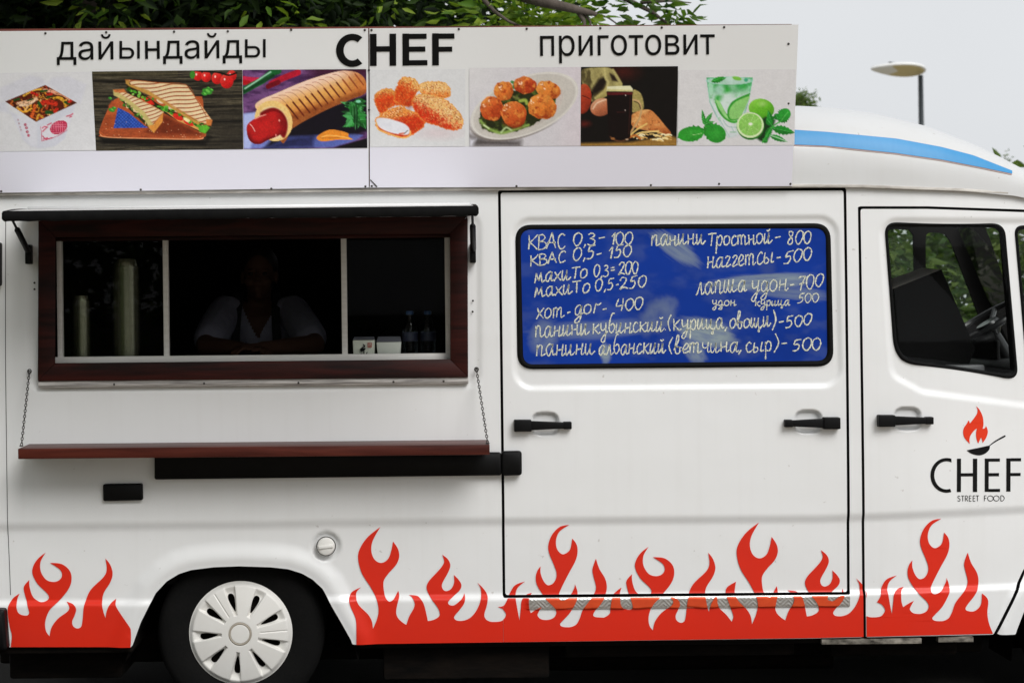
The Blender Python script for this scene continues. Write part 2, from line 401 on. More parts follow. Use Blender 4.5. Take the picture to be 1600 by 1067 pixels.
M['peel'] = mat('peeling_sill_paint', (.012, .010, .008), .9, var=.9, vscale=30, vcol=(.42, .38, .32), stretch=(.7, 1, 1.2), spec=.1)
M['tread'] = mat('tread_plate', (.66, .65, .63), .33, .85, var=.3, vscale=30)
M['red'] = mat('red_vinyl', (.74, .026, .009), .28, var=.35, vscale=4, vcol=(.60, .019, .007), spec=.3, rvar=.2)
M['ink'] = mat('black_vinyl', (.005, .005, .005), .5, var=.3, vscale=9, vcol=(.009, .009, .009), spec=.12)
M['inkred'] = mat('orange_red_vinyl', (.80, .045, .012), .45, var=.15, vscale=5, spec=.2)
M['board'] = mat('printed_board_white', (.88, .88, .875), .34, var=.18, vscale=2.2, vcol=(.78, .77, .75), coat=.15, bump=.045, bscale=2.5)
M['lilac'] = mat('printed_board_lilac', (.87, .855, .95), .34, var=.05, vscale=2.5, vcol=(.80, .78, .86), coat=.15, bump=.045, bscale=2.5)
M['bluestripe'] = mat('blue_vinyl_stripe', (.030, .27, .58), .45, var=.35, vscale=30, vcol=(.06, .33, .63), stretch=(2, 1, .2))
M['pink'] = mat('faded_red_edging', (.78, .50, .44), .5, var=.3)
M['screw'] = mat('rusty_screw', (.05, .045, .04), .5, .4, var=.4)
M['glass'] = glass_mat('window_glass', (.92, .94, .93), .28)
M['pane_l'] = glass_mat('hatch_pane_glass', (.92, .94, .90), .22); M['pane_r'] = glass_mat('hatch_pane_clear', (.9, .92, .92), .12)
M['glassfar'] = glass_mat('dusty_far_glass', (.82, .86, .82), .35)
M['print'] = vcol_mat('printed_picture', 1.22, .4, 0)
M['print'].node_tree.nodes['Principled BSDF'].inputs['Specular IOR Level'].default_value = .22
M['menu'] = vcol_mat('blue_board_pane', 1.0, .6, 0)
M['menu'].node_tree.nodes['Principled BSDF'].inputs['Specular IOR Level'].default_value = .06
def wood_mat(name, c0, c1, stretch, rough=.38):
    m = bpy.data.materials.new(name); m.use_nodes = True; n, l = nodes_of(m); p = n['Principled BSDF']; p.inputs['Roughness'].default_value = rough
    tc = n.new('ShaderNodeTexCoord'); mp = n.new('ShaderNodeMapping'); mp.inputs['Scale'].default_value = stretch; l.new(tc.outputs['Object'], mp.inputs['Vector'])
    nz = n.new('ShaderNodeTexNoise'); nz.inputs['Scale'].default_value = 1; nz.inputs['Detail'].default_value = 7; nz.inputs['Distortion'].default_value = .6; l.new(mp.outputs[0], nz.inputs['Vector'])
    cr = n.new('ShaderNodeValToRGB'); e = cr.color_ramp.elements; e[0].position = .35; e[0].color = (*c0, 1); e[1].position = .68; e[1].color = (*c1, 1)
    l.new(nz.outputs['Fac'], cr.inputs['Fac']); l.new(cr.outputs['Color'], p.inputs['Base Color'])
    bp = n.new('ShaderNodeBump'); bp.inputs['Strength'].default_value = .15; bp.inputs['Distance'].default_value = .004; l.new(nz.outputs['Fac'], bp.inputs['Height']); l.new(bp.outputs[0], p.inputs['Normal'])
    return m
M['mahog'] = wood_mat('mahogany_frame', (.010, .0022, .0018), (.045, .0072, .005), (3, 20, 30), .5)
M['shelf'] = wood_mat('mahogany_shelf', (.045, .009, .006), (.10, .022, .014), (2.5, 30, 40), .4)
for k_ in ('mahog', 'shelf'): M[k_].node_tree.nodes['Principled BSDF'].inputs['Specular IOR Level'].default_value = .18
M['redwood'] = wood_mat('red_brown_board', (.09, .02, .014), (.20, .045, .03), (3, 30, 40), .6)
# chalk: grainy, breaks up along the stroke
def chalk_mat():
    m = bpy.data.materials.new('chalk'); m.use_nodes = True; n, l = nodes_of(m); p = n['Principled BSDF']
    p.inputs['Base Color'].default_value = (.80, .81, .64, 1); p.inputs['Roughness'].default_value = .95
    tc = n.new('ShaderNodeTexCoord'); nz = n.new('ShaderNodeTexNoise'); nz.inputs['Scale'].default_value = 260; nz.inputs['Detail'].default_value = 2; l.new(tc.outputs['Object'], nz.inputs['Vector'])
    cr = n.new('ShaderNodeValToRGB'); cr.color_ramp.elements[0].position = .40; cr.color_ramp.elements[1].position = .54; l.new(nz.outputs['Fac'], cr.inputs['Fac'])
    mf = n.new('ShaderNodeMath'); mf.operation = 'MULTIPLY_ADD'; mf.inputs[1].default_value = .5; mf.inputs[2].default_value = .48; l.new(cr.outputs['Color'], mf.inputs[0])
    l.new(mf.outputs[0], p.inputs['Alpha']); return m
M['chalk'] = chalk_mat()

# ---------------------------------------------------------------- the food truck: its side as a height field over the photo's pixels
def tab(x, T):
    T = np.array(T, float); return np.interp(x, T[:, 0], T[:, 1])
CREASE = [(-60, 824.5), (390, 820.5), (560, 817), (940, 813.5), (1280, 811), (1400, 806.5), (1590, 797), (2010, 780)]
FOLD = [(-60, 945), (200, 943), (560, 936), (940, 933), (1280, 929), (1450, 924), (1600, 917), (2010, 905)]
OUTER = [(-42, 303), (1240, 290), (1345, 291), (1500, 297), (1600, 304), (1672, 318), (1800, 600), (1990, 660), (2005, 985), (1590, 990), (1553, 991.5), (1280, 997.5), (556, 1006.5), (206, 1010.5), (-42, 1011.5)]
DOOR = [(780.5, 299), (1321, 295.5), (1327, 927), (788, 932)]
CABDOOR = [(1343.5, 324.5), (1450, 324.5), (1600, 329.5), (1690, 336), (1702, 600), (1682, 800), (1625, 855), (1602, 893), (1550, 1003), (1352, 1006)]
ARCH = [(200, 1030), (207, 1008), (220, 972), (242.6, 927), (260.4, 908), (279.4, 896.5), (298.4, 890.5), (334, 886), (374, 884.5), (422, 886), (450, 889), (472, 896), (488.4, 905.5), (504, 920), (519.3, 948), (536, 977), (549, 1000.5), (556, 1030)]
FARCH = [(1583, 1030), (1587, 985), (1602, 945), (1622, 920), (1650, 903), (1690, 893), (1780, 893), (1830, 908), (1870, 950), (1890, 1030)]
HATCH = [(61, 343), (731, 339), (731, 597), (61, 601)]
HRECESS = [(37, 338), (754, 330), (755, 608), (40, 614)]
SWIN_O = [(805, 351), (1299, 348.5), (1303.5, 572.5), (808.5, 577)]
SWIN_I = [(815.5, 360.5), (1288.5, 359), (1293, 563), (818.5, 569)]
SRECESS = [(796, 337), (1314, 333.5), (1320, 608), (799, 612)]
CWIN_O = [(1383, 347), (1572, 349), (1592.5, 594), (1412, 567.5), (1397, 545)]
CWIN_I = [(1388.5, 353), (1567, 355), (1586, 586), (1417, 561), (1403, 541)]
CRECESS = [(1371, 337), (1720, 340), (1720, 655), (1440, 618), (1388, 590)]
QWIN_O = [(1586.5, 351), (1655, 355), (1690, 604), (1606, 596)]
QWIN_I = [(1592, 357), (1650, 361), (1683, 597), (1612, 589)]
CUPS = [(852, 662), (1263, 658.8), (1418, 654.4)]
def ybase(px):
    t = np.maximum(np.asarray(px, float) - 1342, 0) / 258.0
    return np.where(t < 1, .12 * t * t, .12 + .24 * (t - 1))
def relief(U, V):
    r = -.013 * ((V - 640) / 350.0) ** 2
    c = tab(U, CREASE); f = tab(U, FOLD)
    r = r - .010 * sstep(-9, 9, V - c) + .014 * sstep(-7, 4, V - f)
    r = r - .006 * sstep(0, 10, rpoly(HRECESS, 24, U, V))
    r = r - .009 * sstep(0, 11, rpoly(SRECESS, 34, U, V))
    r = r - .009 * sstep(0, 12, rpoly(CRECESS, 30, U, V))
    for cx, cy in CUPS:
        d = (np.abs((U - cx) / 21.5) ** 3.4 + np.abs((V - cy) / 18.5) ** 3.0)
        r = r - .020 * sstep(1.0, .55, d)
    d = np.hypot(U - 509.5, V - 853); r = r - .016 * sstep(24, 18, d)
    a = -poly_sdf(ARCH, U, V); r = r + .014 * sstep(40, 14, a) - .004 * sstep(12, 0, a)
    a = -poly_sdf(FARCH, U, V); r = r + .018 * sstep(34, 15, a)
    return r + .0016 * (fbm(U / 150.0, V / 95.0, 5, 3) - .5) * 2
def s2w(U, V, out=0.0, rel=True):
    U = np.asarray(U, float); V = np.asarray(V, float)
    yb = ybase(U); x, _, z = pt(U, V, yb)
    y = yb - out - (relief(U, V) if rel else 0.0)
    return x, y, z
def SW(px, py, out=0.0, rel=True):
    x, y, z = s2w(np.array([px]), np.array([py]), out, rel); return Vector((float(x[0]), float(y[0]), float(z[0])))

truck = thing('food_truck', 'white food truck with red flames, serving hatch and a menu on its sliding door', 'food truck', (0, .95, 0))

def f_body(U, V):
    f = poly_sdf(OUTER, U, V)
    for P, g in ((DOOR, 2.3), (CABDOOR, 2.2)): f = np.minimum(f, -poly_sdf(P, U, V) - g)
    for P in (ARCH, FARCH, HATCH): f = np.minimum(f, -poly_sdf(P, U, V))
    return f
body = grid_panel('body', -44, 2010, 286, 1015, 3.5, f_body, s2w, [M['paint'], M['gap']], .03, truck)
f_door = lambda U, V: np.minimum(rpoly(DOOR, 5, U, V) - 2.0, -rpoly(SWIN_I, 10, U, V) - 3)
door = grid_panel('sliding_door', 776, 1332, 290, 936, 2.3, f_door, s2w, [M['paint'], M['gap']], .03, truck)
f_cab = lambda U, V: np.minimum(np.minimum(np.minimum(rpoly(CABDOOR, 5, U, V) - 2.0, poly_sdf(OUTER, U, V)), -rpoly(CWIN_I, 12, U, V) - 3), -rpoly(QWIN_I, 10, U, V) - 3)
cabdoor = grid_panel('cab_door', 1338, 1712, 318, 1006, 2.3, f_cab, s2w, [M['paint'], M['gap']], .03, truck)
# far side of the body, seen through the cab's windows
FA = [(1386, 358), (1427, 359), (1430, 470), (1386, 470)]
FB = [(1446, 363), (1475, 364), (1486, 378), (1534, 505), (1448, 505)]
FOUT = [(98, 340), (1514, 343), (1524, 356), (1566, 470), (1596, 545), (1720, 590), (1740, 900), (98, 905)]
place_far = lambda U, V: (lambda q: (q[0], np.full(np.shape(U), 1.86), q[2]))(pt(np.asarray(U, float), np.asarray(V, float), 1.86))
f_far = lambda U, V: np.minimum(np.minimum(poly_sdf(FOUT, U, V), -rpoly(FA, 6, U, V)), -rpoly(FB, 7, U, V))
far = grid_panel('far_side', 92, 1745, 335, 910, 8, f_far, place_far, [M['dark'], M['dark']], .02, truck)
mb = MB()
for P, r in ((FA, 6), (FB, 7)): mb.prism(rpoly_outline(P, r), lambda u, v: V3(u, v, 1.868), lambda u, v: V3(u, v, 1.872))
mb.build('far_window', M['glassfar'], truck)
# inner lining behind the near side, so that the inside stays closed
def f_line(U, V):
    f = poly_sdf(inset(OUTER, 6), U, V)
    for P in (ARCH, FARCH, HATCH, CWIN_I, QWIN_I): f = np.minimum(f, -poly_sdf(P, U, V))
    return f
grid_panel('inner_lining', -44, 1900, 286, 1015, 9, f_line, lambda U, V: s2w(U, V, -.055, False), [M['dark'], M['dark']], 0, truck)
xr, xp = V3(-40, 500).x, V3(1336, 500).x
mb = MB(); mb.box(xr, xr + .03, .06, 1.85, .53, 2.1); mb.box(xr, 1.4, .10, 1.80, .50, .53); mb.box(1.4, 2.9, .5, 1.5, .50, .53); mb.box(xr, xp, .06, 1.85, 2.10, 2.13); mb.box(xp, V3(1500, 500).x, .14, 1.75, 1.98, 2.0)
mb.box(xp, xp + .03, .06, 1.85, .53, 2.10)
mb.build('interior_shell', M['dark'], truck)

# window rubbers and panes
def ring(name, outer, inner, ro, ri, out0, out1, m, parent, y_of=None):
    O = rpoly_outline(outer, ro, 8); I = rpoly_outline(inner, ri, 8); n = len(O); mb = MB()
    mid = [((a[0] + b[0]) / 2, (a[1] + b[1]) / 2) for a, b in zip(O, I)]
    rows = [[SW(*p, out0) for p in O], [SW(p[0] * .72 + q[0] * .28, p[1] * .72 + q[1] * .28, out1) for p, q in zip(O, I)],
            [SW(p[0] * .3 + q[0] * .7, p[1] * .3 + q[1] * .7, out1 * .9) for p, q in zip(O, I)], [SW(*p, out0 - .004) for p in I], [SW(*p, -.03) for p in I]]
    vs = [v for r in rows for v in r]; fs = []
    for k in range(len(rows) - 1):
        for i in range(n): fs.append((k * n + i, (k + 1) * n + i, (k + 1) * n + (i + 1) % n, k * n + (i + 1) % n))
    return mb.add(vs, fs).build(name, m, parent, True, False)
ring('window_rubber', SWIN_O, SWIN_I, 26, 16, .001, .012, M['rubber'], door)
ring('window_rubber', CWIN_O, CWIN_I, 20, 15, .001, .010, M['rubber'], cabdoor)
ring('window_rubber', QWIN_O, QWIN_I, 16, 11, .001, .010, M['rubber'], cabdoor)
for P in (CWIN_O, QWIN_O):
    O = rpoly_outline(inset(P, 3), 15); link('window_pane', mesh_from('window_pane', [SW(*p, -.008, False) for p in O], [list(range(len(O)))[::-1]]), M['glass'], cabdoor)

# ---------------------------------------------------------------- blue menu pane with smeared and written chalk
def to_vcol(me, C):
    at = me.color_attributes.new('print', 'FLOAT_COLOR', 'POINT'); A = np.ones((len(me.vertices), 4)); A[:, :3] = C; at.data.foreach_set('color', A.ravel())
def smear(U, V):
    w = U * 0
    def blob(cx, cy, rx, ry, rot, k, fx, fy, sd):
        c, s = math.cos(rot), math.sin(rot); a = ((U - cx) * c + (V - cy) * s) / rx; b = (-(U - cx) * s + (V - cy) * c) / ry
        nz = fbm(a * fx + 9, b * fy + 4, sd, 4); e = a * a + b * b
        return k * sstep(1.25, .25, e + (nz - .5) * 1.1) * (.35 + .9 * nz)
    w = np.maximum(w, blob(1056, 388, 48, 17, .62, .62, 1.2, 7, 1))
    w = np.maximum(w, blob(1195, 440, 100, 14, -.06, .75, 1.5, 6, 2) * sstep(1290, 1240, U))
    w = np.maximum(w, blob(1235, 457, 75, 12, .1, .45, 1.4, 6, 3))
    w = np.maximum(w, blob(1105, 520, 52, 22, .25, .85, 2, 4, 4))
    w = np.maximum(w, blob(1085, 548, 26, 16, 1.0, .6, 2, 3, 5))
    w = np.maximum(w, blob(930, 515, 110, 17, -.06, .42, 2, 5, 6))
    w = np.maximum(w, blob(850, 525, 24, 30, .3, .45, 2, 3, 7))
    w = np.maximum(w, blob(946, 552, 10, 18, 0, .7, 2, 2, 8))
    w = np.maximum(w, blob(1030, 492, 26, 40, .8, .38, 2, 3, 9))
    w = np.maximum(w, .10 * sstep(.45, .8, fbm(U / 40.0, V / 22.0, 12, 4)))
    return np.clip(w, 0, 1)
me_menu = grid_panel('menu_pane', 810, 1300, 352, 576, 1.25, lambda U, V: rpoly(SWIN_I, 14, U, V) + 3, lambda U, V: s2w(U, V, -.010, False), M['menu'], 0, door)
def world_to_px(me):
    n = len(me.vertices); co = np.zeros(n * 3); me.vertices.foreach_get('co', co); co = co.reshape(-1, 3); k = (D + co[:, 1]) / D
    a = AC + (co[:, 0] - XC) / (S * k); b = BC - (co[:, 2] - ZC) / (S * k)
    return 800 + a + TH * b, 533.5 + b - TH * a
u, v = world_to_px(me_menu.data); w = smear(u, v)[:, None]; ns = fbm(u / 60.0, v / 60.0, 20, 3)[:, None]
to_vcol(me_menu.data, np.array([[.0068, .0395, .30]]) * (.8 + .4 * ns) * (1 - .88 * w ** 1.15) + .88 * w ** 1.15 * np.array([[.42, .50, .40]]))
me_menu['label'] = 'blue painted window used as a chalk menu'

GL = {
'К': (1.0, "0,1.6 .05,.8 0,0;.9,1.6 .5,1.1 .1,.8;.1,.8 .5,.45 .95,0"), 'В': (1.0, ".05,1.6 .1,.8 .05,0;.05,1.55 .5,1.6 .75,1.3 .5,.95 .1,.85;.1,.85 .7,.8 .95,.4 .6,.05 .05,0"),
'А': (1.15, "0,0 .3,.8 .55,1.6;.55,1.6 .75,.8 1,0;.05,.6 .95,.6"), 'С': (.95, ".85,1.35 .6,1.6 .25,1.3 .1,.7 .3,.1 .6,0 .9,.25"),
'0': (.95, ".5,1.6 .15,1.3 .05,.6 .25,.05 .5,0 .8,.6 .8,1.3 .5,1.6"), '1': (.55, ".05,1.1 .4,1.6;.4,1.6 .35,.8 .3,0"),
'Г': (.8, ".1,0 .15,.6 .2,1;.2,1 .45,.88 .75,1.05"), '2': (.95, ".1,1.2 .35,1.6 .75,1.4 .6,.8 .1,.15 .1,0;.1,.05 .5,.2 .9,0"), '3': (.85, ".1,1.45 .5,1.6 .7,1.3 .3,.9;.3,.9 .75,.7 .7,.2 .35,0 .05,.2"),
'4': (.95, ".3,1.6 .1,.7 .75,.75;.75,1.6 .7,.8 .6,0"), '5': (1.0, ".35,1.5 .2,.9;.2,.9 .6,.95 .7,.5 .45,.05 .05,.05;.35,1.55 .9,1.6"),
'7': (.95, ".1,1.4 .3,1.6 .85,1.5;.85,1.5 .5,.8 .35,0;.2,.75 .75,.85"), '8': (.85, ".6,1.5 .3,1.55 .2,1.2 .6,.6 .55,.1 .25,0 .15,.4 .6,1.1 .6,1.5"),
',': (.4, ".3,.2 .1,-.3"), '-': (.9, ".1,.6 .75,.66"), '=': (.9, ".1,.8 .75,.85;.1,.4 .75,.45"), '.': (.3, ".1,.1 .2,.05"), ' ': (.5, ""),
'(': (.5, ".4,1.8 .1,.8 .35,-.2"), ')': (.5, ".1,1.8 .4,.8 .1,-.2"),
'а': (1.0, ".75,.85 .45,1 .1,.6 .15,.1 .4,0 .75,.8;.75,1 .7,.2 .85,0 1,.15"), 'б': (.9, ".75,1.9 .4,1.8 .15,1 .15,.3 .4,0 .75,.4 .6,.9 .25,.75"),
'в': (.85, "0,.3 .4,1.3 .45,1.8 .25,1.8 .12,.8 .25,0 .6,.1 .6,.6 .25,.7 .8,.6"), 'г': (.75, ".1,.8 .3,1 .6,.85 .2,.1 .35,0 .75,.2"),
'д': (.95, ".7,.8 .4,1 .1,.6 .2,.05 .5,.1 .7,.9;.7,.9 .65,-.4 .4,-.8 .15,-.6 .7,0 .95,.2"), 'е': (.8, "0,.3 .5,.5 .65,.85 .4,1 .15,.5 .3,.05 .8,.2"),
'и': (1.05, ".1,1 .05,.3 .2,0 .55,.6 .6,1;.6,1 .55,.2 .7,0 1.05,.3"), 'й': (1.05, ".1,1 .05,.3 .2,0 .55,.6 .6,1;.6,1 .55,.2 .7,0 1.05,.3;.3,1.35 .5,1.25 .75,1.4"),
'к': (.95, ".1,1.1 .12,.5 .1,0;.8,1 .2,.5;.2,.5 .5,.2 .7,0 .95,.15"), 'л': (.95, "0,.02 .15,.05 .45,1;.45,1 .6,.1 .75,0 .95,.2"),
'м': (1.25, "0,0 .1,.1 .25,1;.25,1 .5,.2;.5,.2 .8,1;.8,1 .85,.1 1,0 1.25,.2"), 'н': (1.0, ".1,1 .12,.5 .1,0;.1,.45 .65,.55;.7,1 .65,.1 .8,0 1,.2"),
'о': (.95, ".45,1 .12,.75 .1,.2 .4,0 .75,.3 .75,.8 .45,1"), 'п': (1.05, ".1,1 .12,.5 .1,0;.1,.6 .35,1 .6,.9;.6,.9 .6,.1 .75,0 1.05,.2"),
'р': (.9, ".1,1 .12,0 .1,-.9;.1,.6 .4,1 .65,.9 .7,.4 .5,0 .2,.1"), 'с': (.85, ".65,.85 .4,1 .1,.6 .2,.05 .5,0 .85,.25"),
'т': (1.35, ".1,1 .1,0;.1,.7 .3,1 .5,.9;.5,.9 .5,0;.5,.7 .75,1 .95,.9;.95,.9 .95,.1 1.05,0 1.35,.2"), 'Т': (1.05, "0,1.15 .5,1.2 1,1.2;.5,1.15 .48,.5 .45,0"),
'у': (.95, ".1,1 .1,.5 .3,.3 .65,.5;.7,1 .65,-.2 .4,-.8 .1,-.7 .3,-.3 .95,.2"), 'х': (.95, ".1,1 .4,.5 .9,0;.85,1 .4,.5 .05,0"),
'ц': (1.1, ".1,1 .05,.3 .2,0 .55,.6 .6,1;.6,1 .55,.1 .75,0 .85,-.5 .65,-.4 1.1,.2"), 'ч': (.95, ".1,1 .1,.6 .35,.45 .65,.6;.7,1 .65,.1 .95,.1"),
'ш': (1.5, ".1,1 .05,.2 .25,0 .5,.6;.5,1 .5,.2 .7,0 .95,.6;1,1 .95,.2 1.1,0 1.5,.2"), 'щ': (1.6, ".1,1 .05,.2 .25,0 .5,.6;.5,1 .5,.2 .7,0 .95,.6;1,1 .95,.2 1.1,0 1.2,-.5 1,-.4 1.6,.2"),
'ы': (1.25, ".1,1 .05,.1 .3,0 .55,.25 .35,.5 .1,.4;.95,1 .85,.1 1.2,.15")}
LINES = [
("КВАС", 826, 390.5, 884, 388, 14.8), ("0,3", 895, 384, 931, 384, 12.5), ("-", 934, 380, 948, 378, 12), ("100", 954, 383, 990, 381, 12.2),
("КВАС", 829, 416, 884, 409.5, 11.2), ("0,5", 895, 407.5, 932, 403, 12), ("-", 931, 404, 942, 402, 11), ("150", 950, 405, 989, 399, 11.6),
("махиТо", 835, 442, 919, 434, 15.5), ("0,3", 928, 432, 951, 432, 11), ("=", 953, 428, 962, 427, 11), ("200", 966, 430, 999, 426, 12),
("махиТо", 835, 464, 923, 457, 15), ("0,5", 930, 455, 961, 452, 11), ("-", 962, 452, 968, 451, 10), ("250", 968, 453, 1011, 447, 11.6),
("хот", 837, 499, 882, 496, 16), ("-", 885, 497, 893, 496, 13), ("доГ", 897, 492, 939, 490, 15), ("-", 940, 491, 949, 490, 13), ("400", 962, 487, 1006, 482, 11.5),
("панини", 836, 527, 921, 522, 17), ("кубинский.", 926, 522, 1042, 517, 15.5), ("(", 1043, 515, 1050, 515, 12), ("курица", 1052, 517, 1132, 513, 16), (",", 1132, 514, 1138, 514, 14),
("овощи", 1140, 514, 1205, 510, 15), (")", 1206, 513, 1213, 512, 16), ("-", 1216, 511, 1227, 509, 12), ("500", 1227, 513, 1270, 506, 10.5),
("панини", 837, 556, 930, 553, 17), ("албанский", 935, 554, 1041, 551, 15), ("(", 1043, 550, 1053, 550, 13.5), ("ветчина", 1053, 553, 1155, 549, 15.5), (",", 1153, 550, 1160, 550, 14),
("сыр", 1165, 551, 1208, 548, 15), (")", 1208, 549, 1218, 548, 15), ("-", 1220, 545, 1232, 544, 13), ("500", 1238, 549, 1285, 546, 11.5),
("панини", 1017, 384, 1103, 381, 16.5), ("Тростной", 1106, 384, 1207, 380, 15), ("-", 1210, 379, 1223, 378, 13), ("800", 1230, 382, 1270, 379, 12.2),
("наггетсы", 1105, 419, 1211, 411, 17), ("-", 1213, 411, 1222, 410, 13), ("500", 1224, 413, 1271, 405, 12.2),
("лапша", 1088, 461, 1167, 455, 18), ("удон", 1174, 456, 1232, 453, 17), ("-", 1234, 453, 1243, 452, 13), ("700", 1246, 455, 1288, 447, 13.2),
("удон", 1113, 477, 1151, 478, 8), ("курица", 1180, 478, 1235, 477, 8), ("500", 1246, 474, 1281, 471, 8.6)]
ROWS = {}; row = 0
for i, ln in enumerate(LINES):
    if i and (ln[0] in ("КВАС", "махиТо", "хот", "панини", "наггетсы", "лапша") or (ln[0] == "удон" and ln[5] < 10)): row += 1
    ROWS.setdefault(row, []).append(ln)
for row, LL in ROWS.items():
    st = []
    for txt, x0, y0, x1, y1, h in LL:
        Wd = sum(GL[c][0] for c in txt); kx = (x1 - x0) / Wd; cx = 0
        for c in txt:
            gw, gs = GL[c]; jy = random.uniform(-.05, .05) * h; js = random.uniform(.94, 1.07); sl = random.uniform(-.03, .10)
            for s_ in [q for q in gs.split(';') if q]:
                P = []
                for tkn in s_.split():
                    a, b = map(float, tkn.split(',')); b *= js
                    xx = cx + a + sl * b * h / kx + random.uniform(-.03, .03); f = (cx + a) / Wd
                    P.append((x0 + xx * kx, y0 + (y1 - y0) * f + jy - b * h + random.uniform(-.4, .4)))
                if len(P) > 1:
                    pts = crv(' '.join('%.3f,%.3f' % p for p in P), n=6)
                    w = (1.6 if h < 10 else 1.95) * np.array([random.uniform(.55, 1.4) for _ in pts]); st.append((pts, w))
            cx += gw
    strokes_mesh('chalk_lettering', st, lambda U, V: s2w(U, V, -.0085, False), M['chalk'], door)

# ---------------------------------------------------------------- flames
FA1 = "160,428* 135,455 133,490 150,530 200,580 222,620 228,663* 250,610 260,560 250,500 215,430 165,350 143,265 155,205 200,140 270,85* 228,160 218,215 230,260 255,285 285,288 315,265 332,220 342,167* 370,210 377,255 360,300 320,345 292,385 287,420 295,475 310,500 325,507 345,495 360,470 372,448* 377,480 365,530 360,570 370,600 395,625 418,640* 435,590 460,545 465,515 450,485 432,472* 480,477 505,500 518,525 530,570 540,618* 570,612 600,595 608,575 595,540 555,485 533,435 545,395 590,345 620,310 633,280 622,242* 655,270 668,305 655,345 625,400 620,425 630,445 650,450 675,435 690,400 688,358* 715,385 731,415 722,445 690,475 662,500 655,515 665,527 690,528 720,505 738,485 748,462* 752,490 745,520 720,555 695,585 690,602 705,615 740,616 780,600 815,560 840,500 842,440 822,402* 860,440 880,480 875,530 862,575 865,600 885,618 920,623 960,617 980,595 983,575 965,550 938,537*"
FB1 = "480,510 510,465 568,443* 525,480 512,530 522,600 535,668* 542,600 548,550 575,520 608,510* 590,540 590,590 600,625* 630,605 662,588* 645,620 640,640 660,660 700,664 735,650 749,620 735,590 690,545 640,470 630,420 640,380 658,355* 658,395 675,440 700,465 730,455 748,425 750,390 735,345 708,280 703,230 725,170 770,125 825,113* 770,150 748,200 752,250 775,280 800,282 830,255 842,193* 866,225 873,270 860,325 820,400 780,480 765,520 770,545 795,548 830,525 855,480 857,457* 872,500 868,545 830,620 785,670 770,690 785,704 830,706 865,690 885,655 905,600 950,540 975,505 980,470 965,410 960,370 980,310* 1000,370 1035,430 1043,490 1020,550 975,610 963,635 975,647 1010,650"
FC1 = "118,510* 102,550 105,610 125,637 165,645 180,630 175,600 148,510 145,465 178,425* 180,470 200,530 240,560 275,560 300,540 290,510 230,450 198,385 205,335 235,290 282,253* 250,310 250,370 280,420 320,437 360,430 383,400 370,360 308,318* 380,325 430,365 443,420 425,480 370,550 310,610 282,680 285,740 308,775* 320,720 360,665 420,620 432,590 412,560* 455,575 475,605 465,645 450,680 455,710 480,726 505,715 515,670 525,580 560,490 640,410 663,360 655,290* 685,330 700,385 685,440 645,505 635,560 645,620 658,660* 668,610 690,570 722,542*"
def off(s, dx, dy, ox, oy, k):
    return ' '.join('%.2f,%.2f%s' % (ox + float(t.rstrip('*').split(',')[0]) / k + dx, oy + float(t.rstrip('*').split(',')[1]) / k + dy, '*' if t.endswith('*') else '') for t in s.split())
zA = (520, 800, 3.636); zB = (1250, 780, 3.717); zC = (0, 800, 3.9975)
left = "16,1011* 18,993 15,980 12,960 12.5,947 19,935 " + off(FC1, 0, 0, *zC) + " 180.5,945 187.5,957.5 202.5,977.5 205,985 205,1000 204,1011*"
mid = "557,1006.5* 557,980* 555.5,965 547.5,946 545.5,935 550,925 " + off(FA1, 0, 0, *zA) + " 788,945 " + off(FB1, -582, 9.5, *zB) + " 945,964 953,958 954,948 957,932 964,924 972,918* " + off(' '.join(FC1.split()[1:]), 943.5, -9, *zC).replace(off('722,542*', 943.5, -9, *zC), '') \
    + " 1109,940 1120,929* 1122.5,947 1135,960 1143.5,971* 1146,962 1140,945 1135,930 1137,918 1151,909* " + off(' '.join(FA1.split()[1:]), 592.5, -7.2, *zA) + " 1376,931 " + off(FB1, 0, 0, *zB) + " 1529.8,949.4 1533.8,941.4 1534.6,926.6* 1542,933 1544.6,941 1543.3,957.6 1546,973.7 1552.5,990* 1280,996.5* "
lp = crv(left, n=5); lmid = crv(mid, n=5)
def place_flame(U, V):
    x, y, z = s2w(U, V, .0028); return x, y, z
foldcuts = list(range(915, 950, 3))
decal('flame_decal', [lp], place_flame, M['red'], body, 7, 7, extra_v=foldcuts)
DB0, DB1 = (788, 932), (1327, 927); dn = (DB1[1] - DB0[1], -(DB1[0] - DB0[0]))       # normal pointing up over the door's bottom edge
ln = math.hypot(*dn); dn = (dn[0] / ln, dn[1] / ln)
up = lambda g: ((DB0[0] + dn[0] * g, DB0[1] + dn[1] * g), (-dn[0], -dn[1]))      # keep above
dnw = lambda g: ((DB0[0] - dn[0] * g, DB0[1] - dn[1] * g), dn)                    # keep below
vl = lambda x, y, keep: ((x, y), ((-1, .0133) if keep == 'r' else (1, -.0133)))
decal('flame_decal', [lmid], place_flame, M['red'], body, 7, 7, [vl(785.6, 930, 'l')], foldcuts)
decal('flame_decal', [lmid], place_flame, M['red'], door, 14, 40, [vl(790.2, 930, 'r'), vl(1324.8, 927, 'l'), up(2.2)], foldcuts)
lowpart = lambda U, V: s2w(U, V, 0.0028 + .0070 * (sstep(823, 825, U) * sstep(1330, 1328, U) * sstep(19.6, 18.6, (V - (tab(U, [(825, 933), (1328, 928)]))))))
SB = ((827, 952.4), (1328.4, 947.4)); sn = (SB[1][1] - SB[0][1], -(SB[1][0] - SB[0][0])); ln = math.hypot(*sn); sn = (sn[0] / ln, sn[1] / ln)
M['orange'] = mat('red_vinyl_painted_glare', (.85, .095, .022), .3, .25, var=.5, vscale=18, vcol=(.62, .04, .014), stretch=(1, 1, 1.4))  # red vinyl turned orange: bright glare on the metal painted in
